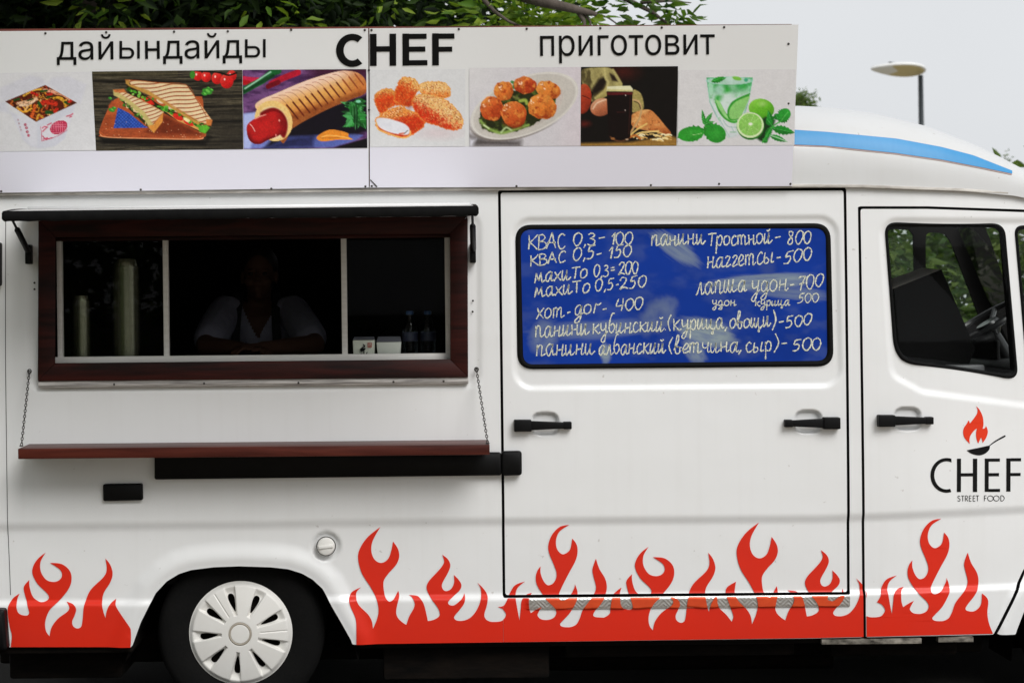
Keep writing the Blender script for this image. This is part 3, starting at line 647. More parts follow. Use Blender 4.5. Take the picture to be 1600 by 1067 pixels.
decal('flame_decal', [lmid], lowpart, M['red'], body, 3, 12, [vl(786, 930, 'r'), vl(1329.6, 927, 'l'), (SB[0], sn)])
decal('flame_decal', [lmid], lowpart, M['red'], body, 3, 6, [vl(786, 930, 'r'), vl(826, 930, 'l'), dnw(2.6), (SB[0], (-sn[0], -sn[1]))])
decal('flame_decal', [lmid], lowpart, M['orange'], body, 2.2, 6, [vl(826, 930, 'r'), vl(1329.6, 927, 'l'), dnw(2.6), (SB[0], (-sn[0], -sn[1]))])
decal('flame_decal', [lmid], place_flame, M['red'], body, 14, 40, [vl(1329.6, 927, 'r'), vl(1349.4, 960, 'l')], foldcuts)
decal('flame_decal', [lmid], place_flame, M['red'], cabdoor, 14, 40, [vl(1354.2, 960, 'r')], foldcuts)
# tread plate under the door
STRIP = [(826, 934), (1328, 929), (1328.4, 946.8), (827, 951.8)]
def tread_rel(U, V):
    a = (U + V) / 6.5; b = (U - V) / 6.5; cell = (np.floor(U / 14.0) + np.floor((V + U * .0095) / 11.0)) % 2
    w = np.where(cell > 0, np.abs((a % 1) - .5), np.abs((b % 1) - .5)); return .0011 * sstep(.30, .10, w) * sstep(.5, 3, poly_sdf(STRIP, U, V))
grid_panel('tread_plate', 824, 1331, 924, 956, 1.25, lambda U, V: poly_sdf(STRIP, U, V), lambda U, V: (lambda q: (q[0], q[1] - tread_rel(U, V), q[2]))(s2w(U, V, .005)), [M['tread'], M['tread']], .006, body)
# ---------------------------------------------------------------- logo on the cab door
LZ = (1330, 600, 5.333)
lg = lambda U, V: s2w(U, V, .0014)
flame_logo = crv("1040,182* 1052,215 1045,250 1010,300 988,325 985,312 975,303* 965,325 938,365 932,405 945,450 988,498* 985,460 995,425 1025,385 1048,368* 1040,400 1042,450 1058,495* 1072,465 1082,445* 1090,465 1095,490* 1125,445 1138,400 1132,368 1122,348* 1115,365 1095,372* 1102,330 1095,270 1070,215", *LZ, n=5, closed=True)
decal('flame_emblem', [flame_logo], lg, M['inkred'], cabdoor, 0, 0)
pan = crv("962,551* 1000,542 1060,530 1145,511* 1150,509 1200,470 1270,430 1284,426* 1286,434 1280,440 1210,477 1156,513* 1150,545 1120,575 1085,590 1050,592 1010,582 985,570", *LZ, n=4, closed=True)
decal('pan_emblem', [pan], lg, M['ink'], cabdoor, 0, 0)
def box_l(x0, y0, x1, y1): return [(LZ[0] + a / LZ[2], LZ[1] + b / LZ[2]) for a, b in ((x0, y0), (x1, y0 - .007 * (x1 - x0)), (x1, y1 - .007 * (x1 - x0)), (x0, y1))]
cl = []
a0 = [(LZ[0] + (795 + 135 * math.cos(t) * 1.0) / LZ[2], LZ[1] + (759 + 145 * math.sin(t)) / LZ[2]) for t in np.linspace(math.radians(-73), math.radians(-287), 28)]
a1 = [(LZ[0] + (795 + 103 * math.cos(t) * 1.0) / LZ[2], LZ[1] + (759 + 117 * math.sin(t)) / LZ[2]) for t in np.linspace(math.radians(-287), math.radians(-67), 28)]
cl.append(a0 + a1)
cl += [box_l(881, 620, 915, 898), box_l(1014, 620, 1050, 898), box_l(915, 741, 1014, 768), box_l(1113, 619, 1146, 896), box_l(1146, 619, 1239, 645), box_l(1146, 740, 1232, 767), box_l(1146, 872, 1241, 897),
       box_l(1293, 617, 1328, 894), box_l(1328, 616, 1416, 642), box_l(1328, 739, 1412, 765)]
decal('logo_lettering', cl, lg, M['ink'], cabdoor, 0, 0)
SF = {'S': ".75,.85 .5,1 .2,.9 .15,.7 .5,.52 .8,.35 .75,.1 .4,0 .1,.15", 'T': "0,1 .8,1;.4,1 .4,0", 'R': ".1,0 .1,1;.1,1 .5,1 .7,.75 .5,.5 .1,.5;.35,.5 .75,0", 'E': ".1,0 .1,1;.1,1 .65,1;.1,.52 .6,.52;.1,0 .65,0",
      'F': ".1,0 .1,1;.1,1 .65,1;.1,.52 .6,.52", 'O': ".5,1 .15,.85 0,.5 .15,.15 .5,0 .85,.15 1,.5 .85,.85 .5,1", 'D': ".1,0 .1,1;.1,1 .5,.95 .8,.5 .5,.05 .1,0"}
st = []
for ch, x in zip("STREETFOOD", (885, 917, 948, 981, 1013, 1040, 1107, 1137, 1187, 1243)):
    wd = {'O': 47, 'D': 42, 'S': 28}.get(ch, 32)
    for q in SF[ch].split(';'):
        pts = [tuple(map(float, t.split(','))) for t in q.split()]
        P = [(LZ[0] + (x + a * wd) / LZ[2], LZ[1] + (975 - b * 45 - .007 * (x - 885)) / LZ[2]) for a, b in pts]
        st.append((crv(' '.join('%.3f,%.3f' % p for p in P), n=5), 1.0))
strokes_mesh('tagline_lettering', st, lambda U, V: s2w(U, V, .0014), M['ink'], cabdoor)
# ---------------------------------------------------------------- handles, fuel cap, rails, small fittings
def handle(cx0, cx1, y0, y1, big_left, parent):
    """black pull handle between two blocks, over its cup"""
    mb = MB(); H = []
    A = SW(cx0, y0, 0, False); B = SW(cx1, y1, 0, False); L = (B - A).length; dx = (B - A).normalized()
    def fr(t): return A + dx * (L * t)
    def blk(t0, t1, h0, h1, d0, d1):
        p0, p1 = fr(t0), fr(t1); pts = [(0, -h0), (1, -h1), (1, h1), (0, h0)]
        f = lambda dd, k: (lambda u, v: (p0 if u == 0 else p1) + Vector((0, -dd - (.004 if abs(v) > 0 else 0) * 0, v * k)))
        bm = bmesh.new(); vs = [bm.verts.new(f(d0, 1)(*p)) for p in pts] + [bm.verts.new(f(d1, .95)(*p)) for p in pts]
        bm.faces.new(vs[:4]); bm.faces.new(vs[4:][::-1])
        for i in range(4): bm.faces.new((vs[i], vs[4 + i], vs[4 + (i + 1) % 4], vs[(i + 1) % 4]))
        bmesh.ops.recalc_face_normals(bm, faces=bm.faces); bmesh.ops.bevel(bm, geom=bm.edges[:], offset=.0035, segments=3, profile=.5, affect='EDGES'); mb.addbm(bm)
    hb, hs = .0236, .0148
    if big_left: blk(0, .30, hb, hb * .98, -.012, .034); blk(.24, .90, hb * .80, hs * .80, .008, .028); blk(.855, 1, hs * .98, hs, -.012, .029)
    else: blk(.70, 1, hb, hb * .98, -.012, .034); blk(.10, .76, hs * .80, hb * .80, .008, .028); blk(0, .145, hs, hs * .98, -.012, .029)
    return mb.build('handle', M['plastic'], parent, 'auto')
handle(803, 892.5, 664.5, 664, True, door); handle(1224.5, 1310.5, 661, 660.5, False, door); handle(1370, 1456, 657, 656.5, True, cabdoor)
# fuel filler: ring edge and a folding-grip cap
q = SW(509.5, 853, 0, False); Mx = Matrix.Translation(q) @ Matrix.Rotation(math.radians(90), 4, 'X')
mb = MB(); mb.lathe([(.0, .020), (.018, .0195), (.031, .016), (.0345, .010), (.0345, -.014)], 36, Mx)
mb.rbox(-.028, .028, -.007, .007, .014, .024, .004, 2, Mx @ Matrix.Rotation(.12, 4, 'Z'))
fc = mb.build('fuel_cap', M['cap'], truck, 'auto')
mb = MB(); mb.torus(q + Vector((0, .002, 0)), .0362, .0016, (0, 1, 0), 36, 6); mb.build('cap_seal', M['gap'], fc, True)
# door rail cover, small black vent cover
def slab(name, P, r, o0, o1, m, parent, bev=.003, ref=True):
    O = rpoly_outline(P, r, 5); n = len(O); I = rpoly_outline(inset(P, bev / S), r, 5); mb = MB()
    vs = [SW(*p, o0, ref) for p in O] + [SW(*p, o1 - bev, ref) for p in O] + [SW(*p, o1, ref) for p in I]
    fs = [(k * n + i, k * n + (i + 1) % n, (k + 1) * n + (i + 1) % n, (k + 1) * n + i) for k in (0, 1) for i in range(n)] + [tuple(2 * n + i for i in range(n))[::-1]]
    return mb.add(vs, fs).build(name, m, parent, 'auto')
slab('door_rail_cover', [(243, 703), (783, 706), (783, 741.5), (243, 748)], 4, .0, .030, M['plastic'], truck, .004, False)
slab('rail_end_cap', [(783.4, 704), (814.5, 703.5), (814.8, 741), (784, 742)], 5, .004, .036, M['plastic'], door, .005, False)
slab('marker_vent', [(162, 755.5), (223.5, 754.5), (224, 780.5), (162.5, 782)], 3.5, -.012, .020, M['plastic'], truck, .004, False)
slab('tail_lamp_guard', [(-34, 379), (3.2, 379), (3.2, 447), (-34, 447)], 4, -.012, .03, M['plastic'], truck, .004, False)
slab('rear_bumper_corner', [(-60, 949), (10.5, 949), (15, 1012), (-60, 1013)], 5, -.03, .05, M['plastic'], truck, .008, False)
mb = MB()                                                             # the rear panel's seam
sp = [(8.3, 330), (8.6, 560), (10.2, 700), (12, 840), (13.5, 880), (15, 930)]
for (a, b), (c, d) in zip(sp[:-1], sp[1:]): 
    for k in range(6):
        p = [SW(a + (c - a) * t, b + (d - b) * t, .0012) for t in (k / 6, (k + 1) / 6)]
        w = Vector((.0012, 0, 0)); mb.add([p[0] - w, p[0] + w, p[1] + w, p[1] - w], [(0, 3, 2, 1)])
mb.build('panel_seam', M['gap'], body, False, False)

# ---------------------------------------------------------------- serving hatch: frame, rails, panes, flap, shelf
def hp(px, py, y): return V3(px, py, y)
def bar(px0, py0, px1, py1, y0, y1, name, m, parent, bev=.0025):
    """box whose front face covers a pixel rectangle at depth y0"""
    c = [hp(px0, py0, y0), hp(px1, py0 - TH * .85 * (px1 - px0), y0), hp(px1 + TH * (py1 - py0), py1 - TH * .85 * (px1 - px0), y0), hp(px0 + TH * (py1 - py0), py1, y0)]
    bm = bmesh.new(); vs = [bm.verts.new(p) for p in c] + [bm.verts.new(p + Vector((0, y1 - y0, 0))) for p in c]
    for f in ((0, 1, 2, 3), (7, 6, 5, 4)): bm.faces.new([vs[i] for i in f])
    for i in range(4): bm.faces.new((vs[i], vs[4 + i], vs[4 + (i + 1) % 4], vs[(i + 1) % 4]))
    bmesh.ops.recalc_face_normals(bm, faces=bm.faces)
    if bev: bmesh.ops.bevel(bm, geom=bm.edges[:], offset=bev, segments=2, profile=.5, affect='EDGES')
    return MB().addbm(bm).build(name, m, parent, 'auto')
Y0 = -.028
def mitre(name, quad):
    mb = MB(); mb.prism(quad, lambda u, v: hp(u, v, Y0), lambda u, v: hp(u, v, .10))
    bm = bmesh.new(); me = mesh_from(name, mb.v, mb.f); bm.from_mesh(me); bmesh.ops.recalc_face_normals(bm, faces=bm.faces)
    bmesh.ops.dissolve_limit(bm, angle_limit=.02, verts=bm.verts, edges=bm.edges)
    bmesh.ops.bevel(bm, geom=[e for e in bm.edges], offset=.0022, segments=2, profile=.5, affect='EDGES'); bm.to_mesh(me); bm.free(); return me
FO = [(60, 344), (730.5, 338), (731.5, 589.5), (59, 595.5)]; FI = [(87, 371), (703, 365.5), (703.5, 561.5), (86.5, 568)]
hf = None
for k in range(4):
    a, b = FO[k], FO[(k + 1) % 4]; c, d = FI[(k + 1) % 4], FI[k]; g = .35
    q4 = [(a[0] + g * (k == 0) - g * (k == 2) * 0, a[1]), (b[0], b[1]), c, d]
    cx = sum(p[0] for p in q4) / 4; cy = sum(p[1] for p in q4) / 4
    q4 = [(p[0] + (cx - p[0]) * .0008, p[1] + (cy - p[1]) * .004) if k % 2 == 0 else (p[0] + (cx - p[0]) * .004, p[1] + (cy - p[1]) * .0008) for p in q4]
    o = link('hatch_frame' if k == 0 else 'frame_piece', mitre('frame_piece', q4), M['mahog'], hf or truck, True)
    o.data.set_sharp_from_angle(angle=math.radians(40))
    if k == 0: hf = o
hf['label'] = 'dark mahogany wooden frame round the serving hatch'
bar(59.5, 595.6, 732, 606, -.020, .02, 'drip_strip', M['sill'], truck, .003)
bar(62, 600.4, 731, 603.2, -.023, -.0195, 'drip_lip', M['sill'], hf, .001)
rails = bar(86, 558, 704, 567.5, .035, .09, 'window_rail', M['alu'], truck, .0015)
bar(86, 371.2, 704, 377, .03, .09, 'top_rail', M['mahog'], rails, .0015)
for a, b, y in ((88, 95.5, .048), (254, 262, .055), (532.5, 541, .055), (694.5, 703, .048)): bar(a, 376.2 - TH * a * .85, b, 559.3 - TH * a * .85, y, .085, 'window_post', M['alu'], rails, .0012)
for a, b in ((95.5, 254), (541, 694)):
    c = [hp(a, 376, .07), hp(b, 374, .07), hp(b, 560, .07), hp(a, 560, .07)]; link('sliding_pane', mesh_from('sliding_pane', c, [(0, 3, 2, 1)]), M['pane_l' if a < 200 else 'pane_r'], rails)
# flap: a panel propped open over the hatch, white outside, rubber edge
FD = .62                                                             # depth of the open flap
e0, e1 = hp(7, 331.0, -FD + .004), hp(743.5, 322.5, -FD + .004)
g0, g1 = hp(40, 328, -.012), hp(738, 321.3, -.012)
def flap_pt(s, t, n=0.0):
    a = g0.lerp(g1, s); b = e0.lerp(e1, s); p = a.lerp(b, t); p.z += .004 * math.sin(math.pi * t) + n; return p
mb = MB(); NS, NT = 24, 14; vs = []; fs = []
for n_ in (0.0, -.017):
    for i in range(NS + 1):
        for j in range(NT + 1): vs.append(flap_pt(i / NS, j / NT, n_))
st_ = (NS + 1) * (NT + 1); Q = lambda i, j, k=0: k * st_ + i * (NT + 1) + j
for i in range(NS):
    for j in range(NT): fs += [(Q(i, j), Q(i, j + 1), Q(i + 1, j + 1), Q(i + 1, j)), (Q(i, j, 1), Q(i + 1, j, 1), Q(i + 1, j + 1, 1), Q(i, j + 1, 1))]
for i in range(NS): fs += [(Q(i, 0), Q(i + 1, 0), Q(i + 1, 0, 1), Q(i, 0, 1)), (Q(i, NT), Q(i, NT, 1), Q(i + 1, NT, 1), Q(i + 1, NT))]
for j in range(NT): fs += [(Q(0, j), Q(0, j, 1), Q(0, j + 1, 1), Q(0, j + 1)), (Q(NS, j), Q(NS, j + 1), Q(NS, j + 1, 1), Q(NS, j, 1))]
flap = mb.add(vs, fs).build('hatch_flap', M['paint_dimmed'], truck, 'auto')
mb = MB()                                                            # rubber edging with a few nicks
N = 60
for side in ((lambda t: flap_pt(t, 1.0)), (lambda t: flap_pt(0, t)), (lambda t: flap_pt(1, t))):
    P = [side(i / N) for i in range(N + 1)]; prof = [(-.006, .0035), (.004, .003), (.008, -.006), (.008, -.026), (.003, -.033), (-.006, -.033)]
    outd = Vector((0, -1, 0)) if side(0).x != side(1).x and abs(side(0).x - side(1).x) > .5 else Vector(((-1 if P[0].x < -1 else 1), 0, 0))
    vs = []; m_ = len(prof)
    for i, p in enumerate(P):
        j = .0012 * math.sin(i * 1.7) + .001 * math.sin(i * 4.1)
        for a, b in prof: vs.append(p + outd * (a + (j if a > 0 else 0)) + Vector((0, 0, b + (j if b < -.02 else 0) - .001)))
    fs = [(i * m_ + k, i * m_ + (k + 1) % m_, (i + 1) * m_ + (k + 1) % m_, (i + 1) * m_ + k) for i in range(N) for k in range(m_)] + [tuple(range(m_)), tuple(N * m_ + k for k in range(m_))[::-1]]
    mb.add(vs, fs)
mb.build('flap_rubber', M['rubber'], flap, 'auto')
mb = MB(); mb.tube([g0 + Vector((.01, -.004, .004)), g1 + Vector((-.01, -.004, .004))], .007, 8); mb.build('flap_hinge', M['paint'], flap, True)
def strut(top, bot, name):
    mb = MB(); d = bot - top; m1 = top + d * .30
    mb.tube([top, m1 + d * .05], .0048, 8); mb.tube([m1, m1 + d * .03, top + d * .97, bot], [.008, .0115, .0115, .009], 10); mb.torus(top, .006, .004, (1, 0, 0), 10, 6)
    mb.rbox(bot.x - .012, bot.x + .010, bot.y - .004, .012, bot.z - .048, bot.z + .026, .003)
    return mb.build(name, M['plastic'], flap, 'auto')
strut(flap_pt(.006, .80, -.03), hp(44, 393, -.03), 'gas_strut'); strut(flap_pt(.994, .80, -.03), hp(739.5, 391, -.03), 'gas_strut')
# shelf on chains
SD = .20
a = hp(28, 701, -SD); b = hp(765, 694.3, -SD); a2 = hp(28.3, 717, -SD)
th = a.z - a2.z
bm = bmesh.new(); vs = [bm.verts.new(p) for p in (a, b, b - Vector((0, 0, th)), a2, Vector((a.x, -.004, a.z + .004)), Vector((b.x, -.004, b.z + .004)), Vector((b.x, -.004, b.z - th + .004)), Vector((a.x, -.004, a2.z + .004)))]
for f in ((0, 1, 2, 3), (7, 6, 5, 4)): bm.faces.new([vs[i] for i in f])
for i in range(4): bm.faces.new((vs[i], vs[4 + i], vs[4 + (i + 1) % 4], vs[(i + 1) % 4]))
bmesh.ops.recalc_face_normals(bm, faces=bm.faces); bmesh.ops.bevel(bm, geom=bm.edges[:], offset=.002, segments=2, profile=.5, affect='EDGES')
shelf = MB().addbm(bm).build('serving_shelf', M['shelf'], truck, 'auto'); shelf['label'] = 'narrow red brown wooden shelf hung on two chains'
def chain(p0, p1, n):
    mb = MB(); d = (p1 - p0); L = d.length / n; d.normalize()
    for i in range(n):
        c = p0 + (p1 - p0) * ((i + .5) / n); ax = Vector((1, 0, 0)) if i % 2 else Vector((0, 1, 0)); ax = (ax - d * ax.dot(d)).normalized(); w = d.cross(ax)
        R = Matrix((w, d, ax)).transposed().to_4x4(); R.translation = c; hl = L * .62
        path = [(.0042 * math.cos(t), hl * .95 * math.sin(t), 0) for t in np.linspace(0, 2 * math.pi, 11)]
        mb.tube([R @ Vector(p) for p in path], .0017, 5, False)
    mb.torus(p0, .007, .0025, (0, 1, 0), 12, 5); mb.torus(p1, .006, .0022, (0, 0, 1), 12, 5)
    return mb.build('chain', M['screw'], shelf, True)
chain(hp(46, 580, -.016), hp(33.5, 698, -SD + .008) + Vector((0, 0, .004)), 27); chain(hp(744.5, 577, -.016), hp(762, 694, -SD + .008) + Vector((0, 0, .004)), 27)
for px, py in ((54, 442), (54, 452), (739, 470), (738.5, 487), (45, 580), (744.5, 576.5), (467, 597.5), (615, 596), (693, 595), (320, 598.5), (180, 600)):
    p = SW(px, py, .0, False); oy = -.024 if py > 590 else -.001
    mb = MB(); mb.lathe([(0, .0022), (.003, .0018), (.0042, 0)], 10, Matrix.Translation((p.x, oy, p.z)) @ Matrix.Rotation(math.radians(90), 4, 'X')); mb.build('screw', M['screw'], body, True)

# ---------------------------------------------------------------- roof, gutter, stripe
ZG = [(-60, 305), (1240, 291), (1345, 292), (1500, 297.5), (1600, 304), (1672, 317), (1700, 330)]
ZT = [(-60, 176), (1180, 166), (1243, 167), (1290, 169.5), (1330, 174.5), (1360, 179.5), (1430, 197), (1500, 224), (1545, 247), (1575, 263.5), (1600, 277), (1640, 299), (1690, 326)]
WY = .93
xs_t = np.array([pt(p, 300, 0)[0] for p, _ in ZG]); zg_t = np.array([pt(p, q, 0)[2] for p, q in ZG])
xt_t = np.array([pt(p, q, .45)[0] for p, q in ZT]); zt_t = np.array([pt(p, q, .45)[2] for p, q in ZT]) + .012
def roof_zg(x): return np.interp(x, xs_t, zg_t)
def roof_zt(x):
    return np.maximum(np.interp(x, xt_t, zt_t), roof_zg(x) + .01)
def yoff(x): return float(ybase(800 + (x / S)))
NR, MP, NPW = 90, 48, 3.6
def roof_pt(x, t, out=0.0):
    """t in 0..1 from the near gutter over to the far one"""
    zg, zt = float(roof_zg(x)), float(roof_zt(x)); yo = yoff(x); w = WY - yo * .8
    a = math.pi * (1 - t); c, s_ = math.cos(a), math.sin(a)
    y = math.copysign(abs(c) ** (2 / NPW), c); h = abs(s_) ** (2 / NPW)
    P = Vector((x, .93 + y * (w + out), zg + (zt - zg + out) * h)); 
    return P
xs = np.linspace(pt(-42, 300)[0], pt(1694, 300)[0], NR); vs = []; fs = []
ts = [.5 - .5 * math.cos(math.pi * j / MP) for j in range(MP + 1)]
for x in xs:
    for t in ts: vs.append(roof_pt(x, t))
for i in range(NR - 1):
    for j in range(MP): fs.append((i * (MP + 1) + j, (i + 1) * (MP + 1) + j, (i + 1) * (MP + 1) + j + 1, i * (MP + 1) + j + 1))
fs += [tuple(range(MP + 1)), tuple((NR - 1) * (MP + 1) + j for j in range(MP + 1))[::-1]]
roof = MB().add(vs, fs).build('roof', M['paint_roof'], truck, 'auto'); roof['label'] = 'high white roof with a blue stripe'
def roof_hit(px, py, out=.003):
    """where the sight line of a photo pixel meets the roof"""
    lo, hi = -.05, .93
    def F(y):
        x, _, z = pt(px, py, y); zg, zt = float(roof_zg(x)), float(roof_zt(x)); w = WY - yoff(x) * .8
        return max(0, abs((y - .93) / w)) ** NPW + max(0, (z - zg) / (zt - zg)) ** NPW - 1
    ys = np.linspace(lo, hi, 80); k = next((i for i in range(80) if F(ys[i]) < 0), 79)
    a, b = ys[max(k - 1, 0)], ys[k]
    for _ in range(20):
        m_ = (a + b) / 2
        if F(m_) > 0: a = m_
        else: b = m_
    p = Vector(pt(px, py, a)); return p + Vector((0, -out, out * .5))
def roof_strip(name, top, bot, m, out, n=70):
    vs = []; fs = []
    for i in range(n + 1):
        px = 1236 + (1581 - 1236) * i / n; t, b = tab(px, top), tab(px, bot)
        for k in range(5): vs.append(roof_hit(px, t + (b - t) * k / 4, out))
    for i in range(n):
        for k in range(4): fs.append((i * 5 + k, i * 5 + k + 1, (i + 1) * 5 + k + 1, (i + 1) * 5 + k))
    return MB().add(vs, fs).build(name, m, roof, True, False)
BT = [(1236, 203.5), (1290, 207), (1400, 217.5), (1470, 230.5), (1520, 243.5), (1581, 267.5)]; BB = [(1236, 227.5), (1290, 229.5), (1400, 241), (1470, 251), (1530, 262.5), (1581, 273)]
e1 = lambda T, d: [(a, b + d) for a, b in T]
roof_strip('stripe_edging', e1(BT, -.3), e1(BB, .9), M['pink'], .0025); roof_strip('blue_stripe', e1(BT, .3), e1(BB, -.3), M['bluestripe'], .0045)
mb = MB(); P = []                                                     # gutter: a small L-shaped lip along the roof joint
gp = list(range(-42, 1660, 20))
pr = [(.0, .008), (-.007, .007), (-.009, .003), (-.009, -.003), (-.006, -.005), (.0, -.005)]; vs = []
for g in gp:
    c = SW(g, float(tab(g, ZG)), 0, False)
    for a, b in pr: vs.append(c + Vector((0, a, b)))
m_ = len(pr); fs = [(i * m_ + k, (i + 1) * m_ + k, (i + 1) * m_ + (k + 1) % m_, i * m_ + (k + 1) % m_) for i in range(len(gp) - 1) for k in range(m_)]
gu = mb.add(vs, fs).build('gutter', M['gutter'], roof, 'auto')

# ---------------------------------------------------------------- sign board on the roof
zb = V3(620, 297).z; zt_ = V3(620, 43).z; MS = -.16 / (zt_ - zb)
def sign_place(U, V, out=0.0):
    a, b = ab(np.asarray(U, float), np.asarray(V, float)); q = (b - BC) * S / D
    y = (-.016 + MS * (ZC - q * D - zb)) / (1 + MS * q) - out; k = (D + y) / D
    return XC + (a - AC) * S * k, y, ZC - (b - BC) * S * k
def SG(px, py, out=0.0): x, y, z = sign_place(px, py, out); return Vector((float(x), float(y), float(z)))
mb = MB(); mb.prism([(-40, 46.0), (1237, 38.2), (1233, 286), (-40, 296)], lambda u, v: SG(u, v, -.012), lambda u, v: SG(u, v, -.012) + Vector((0, .03, 0)))
sign = mb.build('sign_board', M['redwood'], truck, 'auto'); sign['label'] = 'white printed sign board with seven food pictures and black words'
mb = MB(); mb.prism([(-30, 49.5), (575.3, 44.8), (576.3, 293.6), (-30, 302.2)], lambda u, v: SG(u, v), lambda u, v: SG(u, v, -.010)); mb.build('sign_panel', M['board'], sign, False)
mb = MB(); mb.prism([(577.2, 44.8), (1237.5, 39.0), (1247.5, 38.9), (1237.8, 291.4), (577.8, 293.6)], lambda u, v: SG(u, v), lambda u, v: SG(u, v, -.010)); mb.build('sign_panel', M['board'], sign, False)
sp_ = lambda U, V: sign_place(U, V, .0012)
decal('printed_band', [[(-30, 237.5), (575.2, 232.8), (576.2, 293.2), (-30, 301.8)], [(577.9, 230.2), (1239.8, 227.8), (1237.2, 291.0), (577.9, 293.2)]], sp_, M['lilac'], sign, 0, 0)
TP = lambda U, V: sign_place(U, V, .0022)
text_mesh('lettering', 'дай', (88.6, 54.4, 177.2, 101.9), TP, M['ink'], sign); text_mesh('lettering', 'ндайд', (226.6, 52.6, 378.2, 100.2), TP, M['ink'], sign)
def yeru(x0, xb, x1, y0, y1):
    """the two-part letter: a stem with a bowl, then a stem"""
    w = 4.3; ym = y0 + (y1 - y0) * .37; r = (y1 - ym) / 2; D_ = lambda i: [(x0 + i, ym + i * .86)] + [(xb - r + (r - i) * math.cos(t), (ym + y1) / 2 + (r - i * .86) * math.sin(t)) for t in np.linspace(-math.pi / 2, math.pi / 2, 14)] + [(x0 + i, y1 - i * .86)]
    decal('lettering', [[D_(0), D_(w)], [(x0, y0), (x0 + w, y0), (x0 + w, ym + .2), (x0, ym + .2)], [(x1 - w, y0 - .3), (x1, y0 - .3), (x1, y1 - .3), (x1 - w, y1 - .3)]], TP, M['ink'], sign, 0, 0)
yeru(186.6, 209.8, 218.6, 64.6, 92.4); yeru(382.7, 406.6, 415.2, 62.0, 90.4)
text_mesh('lettering', 'приготовит', (844, 55, 1117, 98.5), lambda U, V: sign_place(U, V, .0022), M['ink'], sign)
ang = np.linspace(math.radians(52), math.radians(308), 30)
cen = (550.5, 79.3); C = [(cen[0] + 25.4 * math.cos(t), cen[1] - 25.9 * math.sin(t)) for t in ang] + [(cen[0] + 13.6 * math.cos(t), cen[1] - 15.8 * math.sin(t)) for t in ang[::-1]]
R_ = lambda x0, y0, x1, y1: [(x0, y0 - .009 * (x0 - 578)), (x1, y0 - .009 * (x1 - 578)), (x1 + .2, y1 - .009 * (x1 - 578)), (x0 + .2, y1 - .009 * (x0 - 578))]
decal('lettering', [C, R_(578.0, 53.6, 588.4, 103.6), R_(608.6, 53.6, 618.9, 103.6), R_(588, 73, 609, 81.5), R_(628.8, 53.6, 639.2, 103.6), R_(638.6, 54, 666.5, 62), R_(638.6, 74, 664.5, 82), R_(638.6, 95.2, 667.8, 103.3),
                    R_(675.2, 53.6, 685.6, 103.6), R_(685.2, 54, 710, 62.2), R_(685.2, 74.6, 706.5, 82.4)], lambda U, V: sign_place(U, V, .0022), M['ink'], sign, 0, 0)
for px, py in ((71, 52.5), (166, 51), (272, 50), (356, 49.5), (455, 47), (570, 47.5), (580.5, 47.5), (717, 46), (823, 45.5), (938, 44.5), (1034, 43.6), (1131.5, 43), (220, 296.5), (2, 299), (424, 295), (571, 291.5), (581, 291), (807, 291), (1017, 289.5), (1123.5, 287.5), (1235, 287.5), (1232, 69), (1232, 162), (576.8, 172), (576.4, 110)):
    mb = MB(); mb.lathe([(0, .004), (.003, .0036), (.0045, .0015), (.0048, -.001)], 10, Matrix.Translation(SG(px, py, 0)) @ Matrix.Rotation(math.radians(90), 4, 'X')); mb.build('screw', M['screw'], sign, True)
decal('torn_corner', [[(577.9, 281.5), (579.2, 280.8), (590, 291.8), (588, 293)]], lambda U, V: sign_place(U, V, .003), M['screw'], sign, 0, 0)

